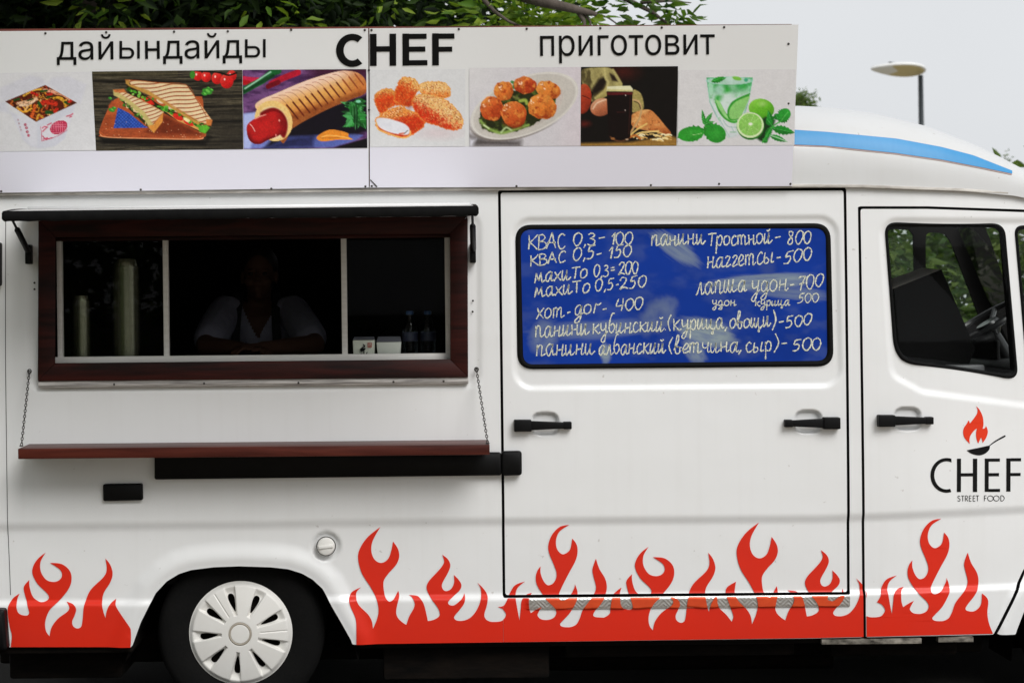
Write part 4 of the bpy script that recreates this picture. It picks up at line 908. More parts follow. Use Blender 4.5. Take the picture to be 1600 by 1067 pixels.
# ---------------------------------------------------------------- wheels, arches, underside
def tyre_prof(R=.325, r=.2):
    return [(r - .012, .02), (r, .004), (r + .012, -.002), (r + .055, -.012), (R - .03, -.010), (R - .012, .0), (R, .016), (R, .17), (R - .012, .186), (R - .03, .195), (r, .19), (r - .012, .17)]
def make_wheel(c):
    Mx = Matrix.Translation(c) @ Matrix.Rotation(math.radians(-90), 4, 'X')
    mb = MB(); mb.lathe(tyre_prof(), 72, Mx, True)
    w = mb.build('wheel', M['tyre'], truck, 'auto')
    RC = .2015
    def slots(U, V):
        f = np.full(U.shape, -1.0)
        r = np.hypot(U, V); th = np.degrees(np.arctan2(-V, U))
        for k in range(9):
            a0 = 103 - 40 * k; d = np.radians((th - a0 + 180) % 360 - 180); tt = r * np.sin(d) - .004 * ((r - .09) / .07); rr = r * np.cos(d)
            tq = np.clip((rr - .086) / .073, 0, 1); half = .0155 * tq ** .75 * np.sqrt(np.clip(1 - tq ** 6, 0, 1)) + .0012; f = np.maximum(f, np.minimum(np.minimum(half - np.abs(tt), rr - .086), .159 - rr))
        return f
    def wedge(U, V, add):
        f = np.full(U.shape, -1.0); r = np.hypot(U, V); th = np.degrees(np.arctan2(-V, U))
        for k in range(9):
            a0 = 103 - 40 * k; d = np.radians((th - a0 + 180) % 360 - 180); tt = r * np.sin(d); rr = r * np.cos(d)
            half = .007 + .0125 * np.clip((rr - .08) / .08, 0, 1.3); f = np.maximum(f, np.minimum(half + add - np.abs(tt), rr - .072))
        return f
    def place(U, V):
        r = np.hypot(U, V)
        h = .020 * (1 - (r / RC) ** 2) + .012 * sstep(RC, RC - .02, r) - .016 * sstep(-.001, .006, wedge(U, V, 0)) * sstep(RC - .004, RC - .045, r) - .005 * sstep(.046, .043, r) + .006 * sstep(.0385, .036, r)
        th = np.degrees(np.arctan2(-V, U))
        for a0 in (123, 3): d = np.radians((th - a0 + 180) % 360 - 180); h = h - .003 * sstep(.003, .001, np.abs(r * np.sin(d))) * (np.cos(d) > 0) * sstep(.075, .08, r) * sstep(.185, .18, r)
        return c.x + U, c.y - .002 - h, c.z - V
    hc = grid_panel('hub_cap', -.205, .205, -.205, .205, .0021, lambda U, V: np.minimum(RC - np.hypot(U, V), -slots(U, V)), place, [M['cap'], M['cap']], .014, w)
    mb = MB(); mb.torus(c + Vector((0, -.031, 0)), .0405, .0042, (0, 1, 0), 48, 8); mb.build('cap_ring', M['beige'], hc, True)
    mb = MB(); mb.lathe([(0, .03), (.10, .028), (.19, .02), (.195, .06)], 40, Mx); mb.build('rim', M['under'], w, 'auto')
    return w
make_wheel(V3(376.3, 988, .075) + Vector((0, 0, 0))); make_wheel(V3(1738, 978, .16))
mb = MB()
def arch_liner(P, y0, y1, x0=None):
    O = inset(P, -3); n = len(O)
    vs = [V3(p[0], p[1], y0) for p in O] + [V3(*p, y0) + Vector((0, y1 - y0, 0)) for p in O]
    return vs, [(i, i + 1, n + i + 1, n + i) for i in range(n - 1)] + [tuple(n + i for i in range(n))]
for P in (ARCH, FARCH): mb = MB(); mb.add(*arch_liner(P, .03 if P is ARCH else .3, .6)); mb.build('wheel_arch_liner', M['under'], truck, False)
mb = MB()                                                             # chassis: sills, longitudinal beams, tank, boxes
xl, xa0, xa1, xb0, xr2 = V3(-40, 1000).x, V3(205, 1000).x, V3(557, 1000).x, V3(1585, 1000).x, V3(1990, 1000).x
zs = V3(800, 1003).z
def under(x0, x1, y0, y1, z0, z1): mb.rbox(x0, x1, y0, y1, z0, z1, .012, 2)
under(xl, xa0, .03, 1.8, zs - .03, zs + .02); under(xa1, V3(1400, 1000).x, .035, 1.8, zs - .025, zs + .02)
under(xl, xb0, .42, .52, zs - .14, zs - .02); under(xl, xr2 - .3, 1.3, 1.4, zs - .14, zs - .02)
under(xa1 + .1, xa1 + .75, .10, .40, zs - .16, zs - .02); under(.2, 1.1, .12, .34, zs - .085, zs - .02); under(1.25, 1.75, .16, .40, zs - .10, zs - .02); under(-2.0, -1.55, .2, .9, zs - .16, zs - .03)
mb.tube([V3(600, 1030, .6), V3(900, 1034, .62), V3(1300, 1030, .6)], .035, 10); mb.tube([V3(376, 988, .2), V3(376, 988, .2) + Vector((0, 1.45, 0))], .06, 10); mb.tube([V3(1738, 978, .3), V3(1738, 978, .3) + Vector((0, 1.3, 0))], .05, 10)
under(V3(1400, 1000).x, xb0 - .06, .16, 1.6, zs - .025, zs + .02)
mb.build('chassis', M['under'], truck, 'auto')
for P in ((376.3, 988, 1.55), (1738, 978, 1.5)):
    mb = MB(); q = V3(P[0], P[1], 0); mb.lathe(tyre_prof(), 48, Matrix.Translation((q.x, P[2], q.z)) @ Matrix.Rotation(math.radians(-90), 4, 'X'), True); mb.build('far_wheel', M['tyre'], truck, 'auto')
bar(1284, 998.5, 1440, 1006.5, .012, .05, 'sill_flange', M['peel'], truck, .001); bar(1466, 995, 1521, 1003, .05, .09, 'sill_flange', M['peel'], truck, .001)
# nose, windscreen and bonnet beyond the picture's right edge
n0, n1, n2, n3 = V3(1690, 330, 0), V3(1800, 600, 0), V3(1990, 660, 0), V3(2003, 985, 0)
mb = MB()
def across(p, q, ya, yb, yc, yd): mb.add([(p.x, ya, p.z), (p.x, yb, p.z), (q.x, yd, q.z), (q.x, yc, q.z)], [(0, 1, 2, 3)])
across(n1, n2, .33, 1.62, .49, 1.5); across(n2, n3, .49, 1.5, .5, 1.5); mb.build('bonnet', M['paint'], truck, False)
mb = MB(); across(n0, n1, .24, 1.66, .33, 1.62); mb.build('windscreen', M['glass'], truck, False)
# roof cap front closes down on the windscreen; cab interior
mb = MB(); fx = V3(1545, 500).x
mb.rbox(V3(1340, 600).x, fx + .3, .40, 1.6, .60, .66, .02); mb.build('cab_floor', M['dark'], truck, 'auto')
mb = MB(); d0, d1 = V3(1578, 560, .5), V3(1720, 560, .4)
mb.rbox(d0.x, d1.x, .36, 1.62, .75, d0.z - .02, .05, 3); mb.rbox(V3(1530, 560, 1.2).x, d0.x + .1, .95, 1.65, 1.05, V3(1560, 530, 1.2).z, .05, 3)
dash = mb.build('dashboard', M['plastic'], truck, 'auto')
c = V3(1541, 503, 1.22); R = .215; ax = Vector((-math.sin(math.radians(31)), .0, math.cos(math.radians(31))))
mb = MB(); mb.torus(c, R, .0135, ax, 40, 8); q_ = ax.to_track_quat('Z', 'Y').to_matrix()
for t in (.5, 2.6, 4.7): mb.tube([c - ax * .03, c + q_ @ Vector((R * math.cos(t), R * math.sin(t), 0))], .012, 8)
mb.lathe([(0, .01), (.05, .008), (.062, -.02), (.03, -.06)], 20, Matrix.Translation(c - ax * .01) @ q_.to_4x4()); mb.tube([c - ax * .03, c - ax * .5], .03, 10)
mb.build('steering_wheel', mat('steering_wheel_grip', (.02, .02, .021), .28, var=.3, spec=.6), truck, 'auto')
mb = MB(); mb.tube([V3(1493, 540, 1.0), V3(1535, 532, 1.0), V3(1552, 527, 1.0)], [.004, .02, .03], 8); mb.build('column_stalk', M['plastic'], truck, True)
for y0 in (1.02,):
    mb = MB(); xs0 = V3(1388, 560, y0 + .2).x; mb.rbox(xs0, xs0 + .48, y0, y0 + .5, .66, 1.0, .06, 3); mb.rbox(xs0 - .12, xs0 + .0, y0, y0 + .5, 1.0, 1.30, .05, 3)
    mb.build('seat', M['dark'], truck, 'auto')
mb = MB(); mb.rbox(V3(1478, 575, .3).x, V3(1532, 575, .3).x, .24, .34, V3(1478, 584, .3).z, V3(1478, 570, .3).z, .008); mb.build('door_tray', mat('grey_tray', (.16, .16, .165), .4, var=.3), cabdoor, 'auto')
mb = MB()                                                             # far windscreen pillar
mb.prism([(1512, 343), (1538, 352), (1547, 374), (1575, 456), (1612, 560), (1594, 575), (1560, 500), (1530, 425)], lambda u, v: V3(u, v, 1.78), lambda u, v: V3(u, v, 1.84)); mb.build('windscreen_pillar', M['dark'], truck, False)
# ---------------------------------------------------------------- the seven printed food pictures (flat prints: each a colour per point)
class Pic:
    """paints in the pixels of an enlarged view: origin (ox,oy), scale k, corners in photo pixels"""
    def __init__(s, quad, ox, oy, k, bg, step=1.15):
        s.quad = quad; x0 = min(p[0] for p in quad); x1 = max(p[0] for p in quad); y0 = min(p[1] for p in quad); y1 = max(p[1] for p in quad)
        s.nx = int((x1 - x0) / step) + 1; s.ny = int((y1 - y0) / step) + 1
        a, b = np.meshgrid(np.linspace(0, 1, s.nx), np.linspace(0, 1, s.ny)); q = [np.array(p, float) for p in quad]
        s.U = (q[0][0] * (1 - a) + q[1][0] * a) * (1 - b) + (q[3][0] * (1 - a) + q[2][0] * a) * b
        s.V = (q[0][1] * (1 - a) + q[1][1] * a) * (1 - b) + (q[3][1] * (1 - a) + q[2][1] * a) * b
        s.X = (s.U - ox) * k; s.Y = (s.V - oy) * k; s.aa = k * .9
        s.C = np.ones((s.ny, s.nx, 3)) * np.array(bg) / 255.0
    def mix(s, m, c, a=1.0):
        c = np.asarray(c, float) / 255.0; m = (np.clip(m, 0, 1) * a)[..., None]; s.C = s.C * (1 - m) + c * m
    def P(s, t, smooth=False):
        P = crv(t, n=4, closed=True) if smooth else [tuple(map(float, q.split(','))) for q in t.split()]
        return poly_sdf(P, s.X, s.Y)
    def poly(s, t, c, soft=None, smooth=False, a=1.0):
        d = s.P(t, smooth); m = np.clip(.5 + d / (soft or s.aa), 0, 1); s.mix(m, c, a); return m, d
    def ed(s, cx, cy, rx, ry, rot=0):
        c, q = math.cos(rot), math.sin(rot); return np.hypot(((s.X - cx) * c + (s.Y - cy) * q) / rx, (-(s.X - cx) * q + (s.Y - cy) * c) / ry)
    def ell(s, cx, cy, rx, ry, c, rot=0, soft=None, a=1.0):
        m = np.clip(.5 + (1 - s.ed(cx, cy, rx, ry, rot)) * min(rx, ry) / (soft or s.aa), 0, 1); s.mix(m, c, a); return m
    def line(s, t, w, c, soft=None, a=1.0, smooth=True):
        P = crv(t, n=4) if smooth else [tuple(map(float, q.split(','))) for q in t.split()]
        d = np.full(s.X.shape, 1e9)
        for (x0, y0), (x1, y1) in zip(P[:-1], P[1:]):
            L = (x1 - x0) ** 2 + (y1 - y0) ** 2 + 1e-9; u = np.clip(((s.X - x0) * (x1 - x0) + (s.Y - y0) * (y1 - y0)) / L, 0, 1)
            d = np.minimum(d, np.hypot(s.X - x0 - u * (x1 - x0), s.Y - y0 - u * (y1 - y0)))
        m = np.clip(.5 + (w / 2 - d) / (soft or s.aa), 0, 1); s.mix(m, c, a); return m
    def nz(s, f, sd, fy=None, o=4): return fbm(s.X / f, s.Y / (fy or f), sd, o)
    def blob3(s, cx, cy, rx, ry, base, hi, lo, rot=0, rough=.0, sd=0, lx=-.4, ly=-.55):
        """a shaded round thing in a print"""
        e = s.ed(cx, cy, rx, ry, rot) + rough * (s.nz(min(rx, ry) * .5, sd) - .5); m = np.clip(.5 + (1 - e) * min(rx, ry) / s.aa, 0, 1)
        s.mix(m, base); sh = np.clip(((s.X - cx) * lx / rx + (s.Y - cy) * ly / ry) * .8 + .1, -1, 1)
        s.mix(m * np.clip(-sh, 0, 1), lo, .9); s.mix(m * np.clip(sh, 0, 1), hi, .9); return m
    def leaf(s, x0, y0, x1, y1, w, c, vein=None):
        dx, dy = x1 - x0, y1 - y0; L = math.hypot(dx, dy); t = ((s.X - x0) * dx + (s.Y - y0) * dy) / L / L; n = (-(s.X - x0) * dy + (s.Y - y0) * dx) / L
        h = w * np.sin(np.clip(t, 0, 1) ** .8 * math.pi) * (1 + .12 * np.sin(t * 40)); m = np.clip(.5 + (h - np.abs(n)) / s.aa, 0, 1) * (t > 0) * (t < 1)
        s.mix(m, c); s.mix(m * (n > 0), [q * .72 for q in c], .6)
        if vein: s.mix(m * np.clip(1 - np.abs(n) / (s.aa * .8), 0, 1), vein, .6)
        return m
    def done(s, name):
        L = s.C.mean(2); k = np.clip(1.25 - 1.3 * L, .06, 1); g = ((fbm(s.U / 1.7, s.V / 1.7, 77, 2) - .5) * .30 + (fbm(s.U / 8, s.V / 8, 78, 3) - .5) * .22) * k; s.C = np.clip(s.C * (1 + g[..., None]), 0, 1)      # print grain
        V = np.stack(sign_place(s.U.ravel(), s.V.ravel(), .0020), 1); i = np.arange(s.nx * s.ny).reshape(s.ny, s.nx)
        F = np.stack([i[:-1, :-1], i[1:, :-1], i[1:, 1:], i[:-1, 1:]], -1).reshape(-1, 4)
        me = mesh_from('food_picture', V, F); to_vcol(me, lin(np.clip(s.C.reshape(-1, 3), 0, 1))); o = link('food_picture', me, M['print'], sign); o['label'] = name; return o
W = lambda a, b, t: [a[i] + (b[i] - a[i]) * t for i in range(3)]

# 1 noodle box
p = Pic([(-30, 115), (143.5, 112.5), (150, 235), (-30, 237.5)], 0, 108, 8.08, (213, 212, 214))
p.poly('0,240 370,85 520,110 580,190 70,410 -10,380', (205, 204, 211), 40); p.poly('600,190 660,110 860,95 1090,200 1020,440 960,430', (207, 206, 213), 40)
p.poly('-240,420 70,410 130,560 -240,500', (203, 203, 211), 50)
p.poly('130,540 460,670 470,1000 380,970 290,900', (212, 211, 218)); p.poly('460,670 960,440 900,640 820,880 700,970 600,995 470,1000', (205, 205, 214), 20)
p.poly('150,560 200,580 300,900 400,980 560,1000 380,985', (188, 188, 198), 60, a=.5)
m, d = p.poly('66,412 570,205 972,430 455,668', (92, 34, 18))
for k in range(70):
    r_ = random.Random(k); cx, cy = r_.uniform(100, 930), r_.uniform(230, 650); a_ = r_.uniform(0, 6.3); L = r_.uniform(50, 130); c = r_.choice([(214, 142, 40), (226, 160, 60), (190, 96, 36), (228, 178, 110), (196, 120, 60), (170, 60, 30)])
    s0 = p.C.copy(); bx, by = cx + L * math.cos(a_), cy + L * math.sin(a_) * .6; p.line('%f,%f %f,%f %f,%f' % (cx, cy, (cx + bx) / 2 + r_.uniform(-40, 40), (cy + by) / 2 + 30, bx, by), r_.uniform(16, 32), (70, 26, 14)); p.line('%f,%f %f,%f %f,%f' % (cx, cy - 3, (cx + bx) / 2 + r_.uniform(-40, 40), (cy + by) / 2 + 26, bx, by - 3), r_.uniform(10, 24), c)
    mm = m[..., None]; p.C = p.C * mm + s0 * (1 - mm)
s0 = p.C.copy()
for t, w, c in (('230,440 330,420 460,380', 44, (226, 180, 140)), ('250,460 350,455 440,400', 26, (240, 205, 170)), ('400,600 430,520 440,470', 44, (222, 96, 40)), ('560,270 640,280 700,300', 40, (228, 160, 130)), ('230,500 300,545 400,500', 26, (226, 160, 50)), ('470,640 490,580 540,610', 26, (228, 166, 60)), ('680,370 780,370 830,470', 30, (230, 170, 50)), ('540,430 620,420 700,440', 62, (205, 50, 30)), ('700,310 800,330 880,390', 34, (222, 150, 110)), ('300,340 420,270 520,260', 26, (226, 170, 60))): p.line(t, w, c)
for t, w in (('180,400 240,380', 26), ('490,430 520,480', 40), ('590,550 680,550', 44), ('520,285 590,275', 26), ('600,360 660,340', 30), ('820,420 870,440', 30), ('350,400 420,380', 18)): p.line(t, w, (30, 76, 30))
for t, w in (('400,300 470,330', 34), ('600,320 650,320', 36), ('690,540 720,510', 40), ('870,420 900,400', 30)): p.line(t, w, (200, 40, 28))
p.mix(np.clip((p.nz(16, 9, 11) - .55) * 5, 0, 1), (40, 14, 8), .6); mm = m[..., None]; p.C = p.C * mm + s0 * (1 - mm)
p.poly('515,730 660,680 720,650 840,580 930,555 900,640 860,760 760,830 640,880 530,915', (216, 213, 219)); RD = (186, 44, 76)
p.line('515,730 525,820 530,912', 5, RD, smooth=False); p.line('530,912 640,880 760,830 850,770', 5, RD)
e = p.ed(742, 738, 118, 82, -.45); pat = np.abs(np.sin(p.X / 9.0) * np.sin(p.Y / 8.0)); p.mix(np.clip((1 - e) * 20, 0, 1), (214, 120, 140)); p.mix(np.clip((1 - e) * 20, 0, 1) * (pat > .22), RD); p.mix(np.clip(1 - np.abs(e - .95) * 24, 0, 1), RD)
for t in ('535,750 560,730 600,735', '540,790 570,760 590,740', '600,710 650,685', '540,850 580,885 660,870', '545,890 600,870', '840,600 900,580 920,565', '880,610 905,600'): p.line(t, 14, (196, 70, 96))
for x, y in ((320, 705), (335, 745), (345, 795), (360, 840)): p.ell(x, y, 17, 17, (170, 50, 74)); p.ell(x + 4, y, 5, 8, (215, 180, 190))
for x, y in ((228, 645), (240, 690), (255, 735), (265, 770)): p.ell(x, y, 8, 12, (170, 130, 140))
p.done('picture of noodles in a white takeaway box')

# 2 grilled sandwiches on a board
p = Pic([(143.8, 112.4), (378.4, 109.8), (380, 233.5), (150, 235.8)], 140, 105, 6.53, (52, 46, 38), .8)
n1 = p.nz(260, 3, 18); p.mix(n1, (92, 84, 64), .75); p.mix(np.clip((p.nz(300, 5, 9) - .52) * 6, 0, 1), (24, 22, 18), .85); p.mix(np.clip((p.nz(200, 8, 7) - .6) * 6, 0, 1), (120, 112, 92), .5)
for y in (140, 300, 400, 560, 760): p.line('0,%d 800,%d 1600,%d' % (y, y + 10, y - 5), 16, (16, 14, 12), 30)
p.mix(sstep(900, 1500, p.X) * sstep(380, 520, p.Y), (30, 27, 24), .5); p.mix(sstep(60, 0, p.Y) * .0 + sstep(140, 60, p.Y) * (p.X < 900), (84, 78, 52), .35)
p.poly('90,690 140,720 1170,745 1210,700 1240,720 1180,800 140,790', (14, 12, 10), 40, a=.8)
p.poly('1080,300 1150,320 1165,450 1190,680 1150,720 1080,735 180,715 110,690 100,650 160,490 260,330 500,300', (176, 84, 44), None, True); p.mix((p.P('100,650 160,490 1165,450 1190,680 1150,720 180,715') > 0) * p.nz(60, 4, 12), (130, 52, 28), .7)
p.line('110,690 180,716 600,730 1080,738 1160,722', 10, (226, 150, 104)); p.poly('760,500 1060,640 1140,690 700,690 560,660', (96, 34, 16), 40, a=.75)
m, _ = p.poly('290,415 400,470 560,600 600,620 245,625', (36, 66, 150)); p.mix(m * (np.sin(p.X / 5.5) * np.sin(p.Y / 5.5) > .1), (62, 98, 186), .8)
def grill(poly, base, ang, sp, off_, c=(150, 64, 30), w=.28):
    d = p.P(poly); m = np.clip(.5 + d / p.aa, 0, 1); p.mix(m, base); p.mix(m * p.nz(70, 6), (214, 186, 142), .3)
    q = (p.X * math.sin(ang) + p.Y * math.cos(ang) + 8 * np.sin(p.X / 60.0)) / sp + off_; s_ = np.abs((q % 1) - .5) * 2; p.mix(m * sstep(1 - w, 1 - w * .35, s_), c, .85); p.mix(m * sstep(16, 0, d), (200, 120, 60), .5); return m
# back sandwich
p.poly('370,170 420,190 700,380 1130,590 1240,600 1210,680 1130,665 940,570 700,440 400,270', (40, 34, 16))
p.poly('780,460 860,480 1060,590 1130,600 1120,650 900,550', (214, 150, 80)); 
for cx, cy, rx, ry, c in ((590, 345, 80, 26, (206, 38, 26)), (900, 510, 60, 28, (210, 44, 30)), (1010, 570, 56, 24, (206, 44, 30)), (840, 420, 70, 22, (224, 190, 180)), (720, 350, 40, 20, (226, 200, 170)), (1000, 540, 50, 22, (232, 224, 160))): p.ell(cx, cy, rx, ry, c, .5)
for k in range(46):
    r_ = random.Random(100 + k); t = r_.random(); x = 390 + t * 780 + r_.uniform(-18, 18); y = 225 + t * 385 + r_.uniform(-26, 26); p.ell(x, y, r_.uniform(10, 26), r_.uniform(7, 16), r_.choice([(58, 128, 34), (104, 176, 52), (34, 82, 24), (140, 196, 84), (70, 150, 40)]), r_.uniform(0, 3))
grill('390,130 990,185 1250,545 1190,580 1120,560 700,310 420,180', (228, 206, 164), .12, 41, .1, w=.42)
p.poly('365,130 400,130 410,180 600,240 700,310 1130,575 1100,590 690,330 400,195 370,170', (190, 140, 66), 14); p.poly('1190,530 1255,545 1240,600 1190,600', (206, 120, 58), 14); p.poly('1105,600 1190,590 1230,620 1180,680 1120,660', (90, 170, 46), 14)
p.line('365,132 520,140 700,160 985,182 1090,330 1190,500', 6, (150, 70, 34))
# front sandwich
p.poly('240,250 300,260 520,420 640,560 660,670 590,610 400,430', (52, 48, 22)); 
for k in range(34):
    r_ = random.Random(300 + k); t = r_.random(); p.ell(330 + t * 250 + r_.uniform(-16, 16), 340 + t * 210 + r_.uniform(-26, 40), r_.uniform(9, 24), r_.uniform(6, 14), r_.choice([(64, 120, 40), (226, 196, 150), (36, 74, 26), (120, 160, 70), (214, 160, 110)]), r_.uniform(0, 3))
grill('245,240 300,230 520,330 760,460 640,590 540,480 380,330 260,280', (226, 204, 164), .35, 36, .4, w=.42); p.poly('240,235 262,240 400,330 560,460 650,590 660,670 620,640 540,500 360,350 245,290', (196, 178, 110), 14)
p.poly('752,465 745,560 655,675 590,600 650,590', (214, 140, 62), 10); p.poly('240,232 350,225 380,260 260,260', (196, 110, 56), 14)
p.poly('190,400 230,345 280,370 250,420', (176, 80, 44), 14); 
for x, y, rx in ((225, 440, 34), (250, 420, 24), (210, 320, 20), (1200, 250, 52), (1170, 275, 30), (1240, 235, 26), (1210, 215, 18)): p.ell(x, y, rx, rx * .55, (56, 136, 44), .3); p.ell(x + 6, y - 5, rx * .5, rx * .25, (104, 186, 74), .6)
for x, y, r_ in ((1105, 90, 52), (1190, 100, 56), (1300, 115, 62), (1450, 90, 55), (1400, 145, 75)): p.blob3(x, y, r_ * .9, r_, (206, 30, 28), (240, 90, 76), (120, 10, 14)); p.ell(x - r_ * .3, y - r_ * .25, 8, 12, (255, 210, 200))
p.line('1060,20 1100,40 1250,50 1330,60 1420,85 1500,60', 16, (14, 16, 10)); p.ell(1050, 80, 28, 40, (60, 130, 40))
for k in range(30): r_ = random.Random(500 + k); p.ell(r_.uniform(150, 1150), r_.uniform(560, 720), 4, 3, (236, 190, 150))
p.done('picture of two grilled sandwiches on a board')

# 3 hot dog
p = Pic([(379.2, 109.8), (572.2, 108.6), (574, 231.5), (381, 233.3)], 375, 102, 7.73, (84, 48, 92))
p.mix(p.nz(180, 3, 90), (150, 104, 160), .75); p.mix(np.clip((p.nz(200, 7, 60) - .5) * 5, 0, 1), (46, 22, 58), .7); p.mix(sstep(700, 1000, p.X) * sstep(300, 60, p.Y), (52, 14, 30), .8)
p.line('20,170 120,185 210,190', 80, (196, 34, 70)); p.line('20,210 100,215', 60, (170, 20, 28)); p.line('380,230 520,160 700,90', 74, (176, 24, 46)); p.line('340,260 460,210', 60, (110, 12, 24))
p.line('40,310 150,250 280,180 380,100 460,70', 84, (24, 92, 44)); p.line('50,320 200,235 330,170 400,130', 40, (14, 60, 28)); p.line('60,285 170,215 290,135 370,85', 16, (170, 216, 190), 14)
p.poly('40,590 180,570 1000,700 1480,850 1400,905 1120,990 40,1010', (112, 122, 190), 20); p.poly('40,590 180,575 240,700 120,1010 40,1010', (170, 180, 226), 40)
p.poly('380,900 640,640 1540,360 1540,800 1430,840 900,860 500,1000 300,1005', (16, 12, 22), 50); p.poly('600,860 1330,840 1480,850 1400,905 1120,992 300,1005', (76, 90, 160), 40, a=.8); p.poly('560,900 900,850 880,990 280,1010', (26, 26, 60), 60, a=.8)
p.poly('1140,1000 1540,880 1540,1010', (14, 12, 14), 20)
m, d = p.poly('190,520 240,430 420,350 800,190 1150,85 1300,72 1420,95 1500,160 1530,260 1500,350 1300,430 1000,560 640,760 560,900 500,930 400,700', (220, 158, 78), None, True)
top = np.clip(((p.X - 190) * -.42 + (p.Y - 500) * -.9 + 60) / 250 + .55, 0, 1) * 0 + sstep(185, -30, (p.Y - (430 - .335 * (p.X - 240))))
p.mix(m * top, (240, 212, 204), .9); p.mix(m * sstep(170, 330, (p.Y - (430 - .335 * (p.X - 240)))), (176, 92, 34), .9); p.mix(m * sstep(1180, 1500, p.X), (176, 84, 36), .65); p.mix(m * sstep(265, 330, p.Y - (430 - .335 * (p.X - 240))), (120, 52, 20), .8); p.mix(m * p.nz(40, 5, 30), (240, 190, 120), .25)
for k in range(13):
    x = 575 + k * 75; y = 515 - k * 34; sc3 = 1 - k * .025
    s0 = p.C.copy(); c = (98, 34, 18) if k < 9 else (150, 66, 30)
    p.line('%f,%f %f,%f %f,%f %f,%f' % (x - 250 * sc3 + 60, y - 118 * sc3, x - 90 * sc3, y - 112 * sc3, x + 20, y - 10, x + 130 * sc3, y + 135 * sc3), 6, (176, 110, 84)); p.line('%f,%f %f,%f %f,%f' % (x - 10, y - 30, x + 50 * sc3, y + 40 * sc3, x + 125 * sc3, y + 135 * sc3), 20 * sc3, c)
    mm = m[..., None]; p.C = p.C * mm + s0 * (1 - mm)
p.ell(405, 675, 222, 250, (222, 176, 96), -.5); e = p.ed(405, 675, 222, 250, -.5); p.mix((e < 1) * p.nz(18, 4), (244, 220, 160), .7); p.ell(400, 700, 175, 205, (232, 206, 160), -.5, 24)
p.poly('240,600 330,530 430,520 520,580 570,680 570,790 520,880 400,700', (120, 10, 14), 20, True)
m, d = p.poly('80,750 130,680 250,610 400,560 500,600 540,700 500,830 330,910 240,955 160,945 100,880', (176, 26, 26), None, True); p.mix(m * sstep(40, 200, d) * .6, (206, 40, 34), .8); p.mix(m * sstep(60, 0, d) * sstep(750, 900, p.Y), (84, 6, 12), .8); p.mix(m * sstep(420, 540, p.X), (110, 12, 16), .7)
p.line('180,650 250,620 310,600', 9, (246, 190, 170), 12); p.line('120,715 150,745 180,800', 9, (246, 200, 190), 10); p.ell(475, 670, 9, 14, (240, 170, 150)); p.ell(435, 850, 7, 16, (240, 150, 140))
m = p.poly('925,880 960,840 1040,795 1130,780 1300,820 1310,865 1360,900 1200,900 1040,920 960,915', (222, 128, 36), None, True)[0]; p.line('985,870 1080,850 1250,870 1340,895', 10, (250, 200, 110)); p.line('1000,880 1100,880 1200,875', 8, (150, 70, 14)); p.mix(m * p.nz(30, 4), (240, 160, 60), .5)
for k in range(40):
    r_ = random.Random(700 + k); p.leaf(r_.uniform(1330, 1500), r_.uniform(430, 720), r_.uniform(1190, 1560), r_.uniform(400, 790), r_.uniform(24, 46), r_.choice([(24, 92, 34), (40, 130, 50), (14, 62, 24), (70, 160, 84)]), (120, 190, 130))
p.ell(1430, 440, 30, 18, (130, 210, 170)); p.done('picture of a hot dog in a grilled bun')

# 4 nuggets
p = Pic([(578.2, 110), (727, 108.6), (727, 229), (578.6, 230)], 575, 102, 7.73, (212, 212, 213))
p.mix(p.ed(850, 800, 330, 90) < 1, (214, 190, 190), .0); p.mix(np.clip(1.2 - p.ed(850, 820, 340, 100), 0, 1), (206, 186, 188), .6)
def nug(poly, sd, lo=(206, 62, 22), hi=(226, 172, 92), lx=0.0, ly=-1.0, y0=0, y1=100):
    d = p.P(poly, True) + 26 * (p.nz(22, sd, None, 3) - .5); m = np.clip(.5 + d / p.aa, 0, 1); p.mix(m, lo)
    t = sstep(y1, y0, p.X * lx - p.Y * ly + 0 * p.X) if False else sstep(y1, y0, p.Y + lx * (p.X - 600))
    g = p.nz(15, sd + 5, None, 2); p.mix(m * np.clip(t * 1.15 + (g - .5) * 1.6, 0, 1), hi, .9); p.mix(m * t * np.clip((p.nz(11, sd + 9, None, 2) - .58) * 6, 0, 1), (246, 222, 176), .8); p.mix(m * np.clip((p.nz(12, sd + 3, None, 2) - .62) * 7, 0, 1), (150, 40, 12), .55); p.mix(m * sstep(24, 0, d), (228, 160, 70), .6)
nug('620,230 760,200 930,215 1000,300 990,380 900,400 780,380 640,340', 11, (222, 120, 48), (232, 190, 120), 0, 0, 240, 420)
nug('80,420 110,330 230,280 340,330 400,480 300,500 180,590 120,560', 21, (204, 66, 24), (224, 160, 76), .1, 0, 230, 380)
nug('360,220 430,145 560,165 620,260 590,340 550,420 540,490 440,500 360,470 310,400', 31, (206, 70, 24), (226, 178, 96), -.55, 0, 200, 420); p.mix(np.clip(1.1 - p.ed(500, 480, 60, 70), 0, 1), (120, 24, 14), .5)
nug('100,640 220,560 380,500 540,560 680,640 670,750 560,830 440,880 250,840 100,740', 41, (200, 52, 20), (224, 150, 70), .25, 0, 520, 640)
m = p.poly('105,650 200,640 330,670 440,710 500,770 480,840 330,830 200,790 120,730', (222, 222, 228), 14, True)[0]; p.mix(m * np.clip((p.nz(60, 9) - .45) * 3, 0, 1), (200, 200, 210), .4); p.line('100,700 130,780 250,830 420,880 500,850 510,800', 18, (232, 176, 96)); p.line('380,830 440,825', 16, (206, 80, 40)); p.line('440,830 480,790', 8, (60, 46, 40))
nug('530,470 580,370 700,350 850,380 960,430 1080,540 1150,660 1130,760 1000,790 850,740 690,690 600,610', 51, (206, 52, 22), (228, 192, 120), -.62, 0, 330, 560)
p.done('picture of breaded nuggets on white')

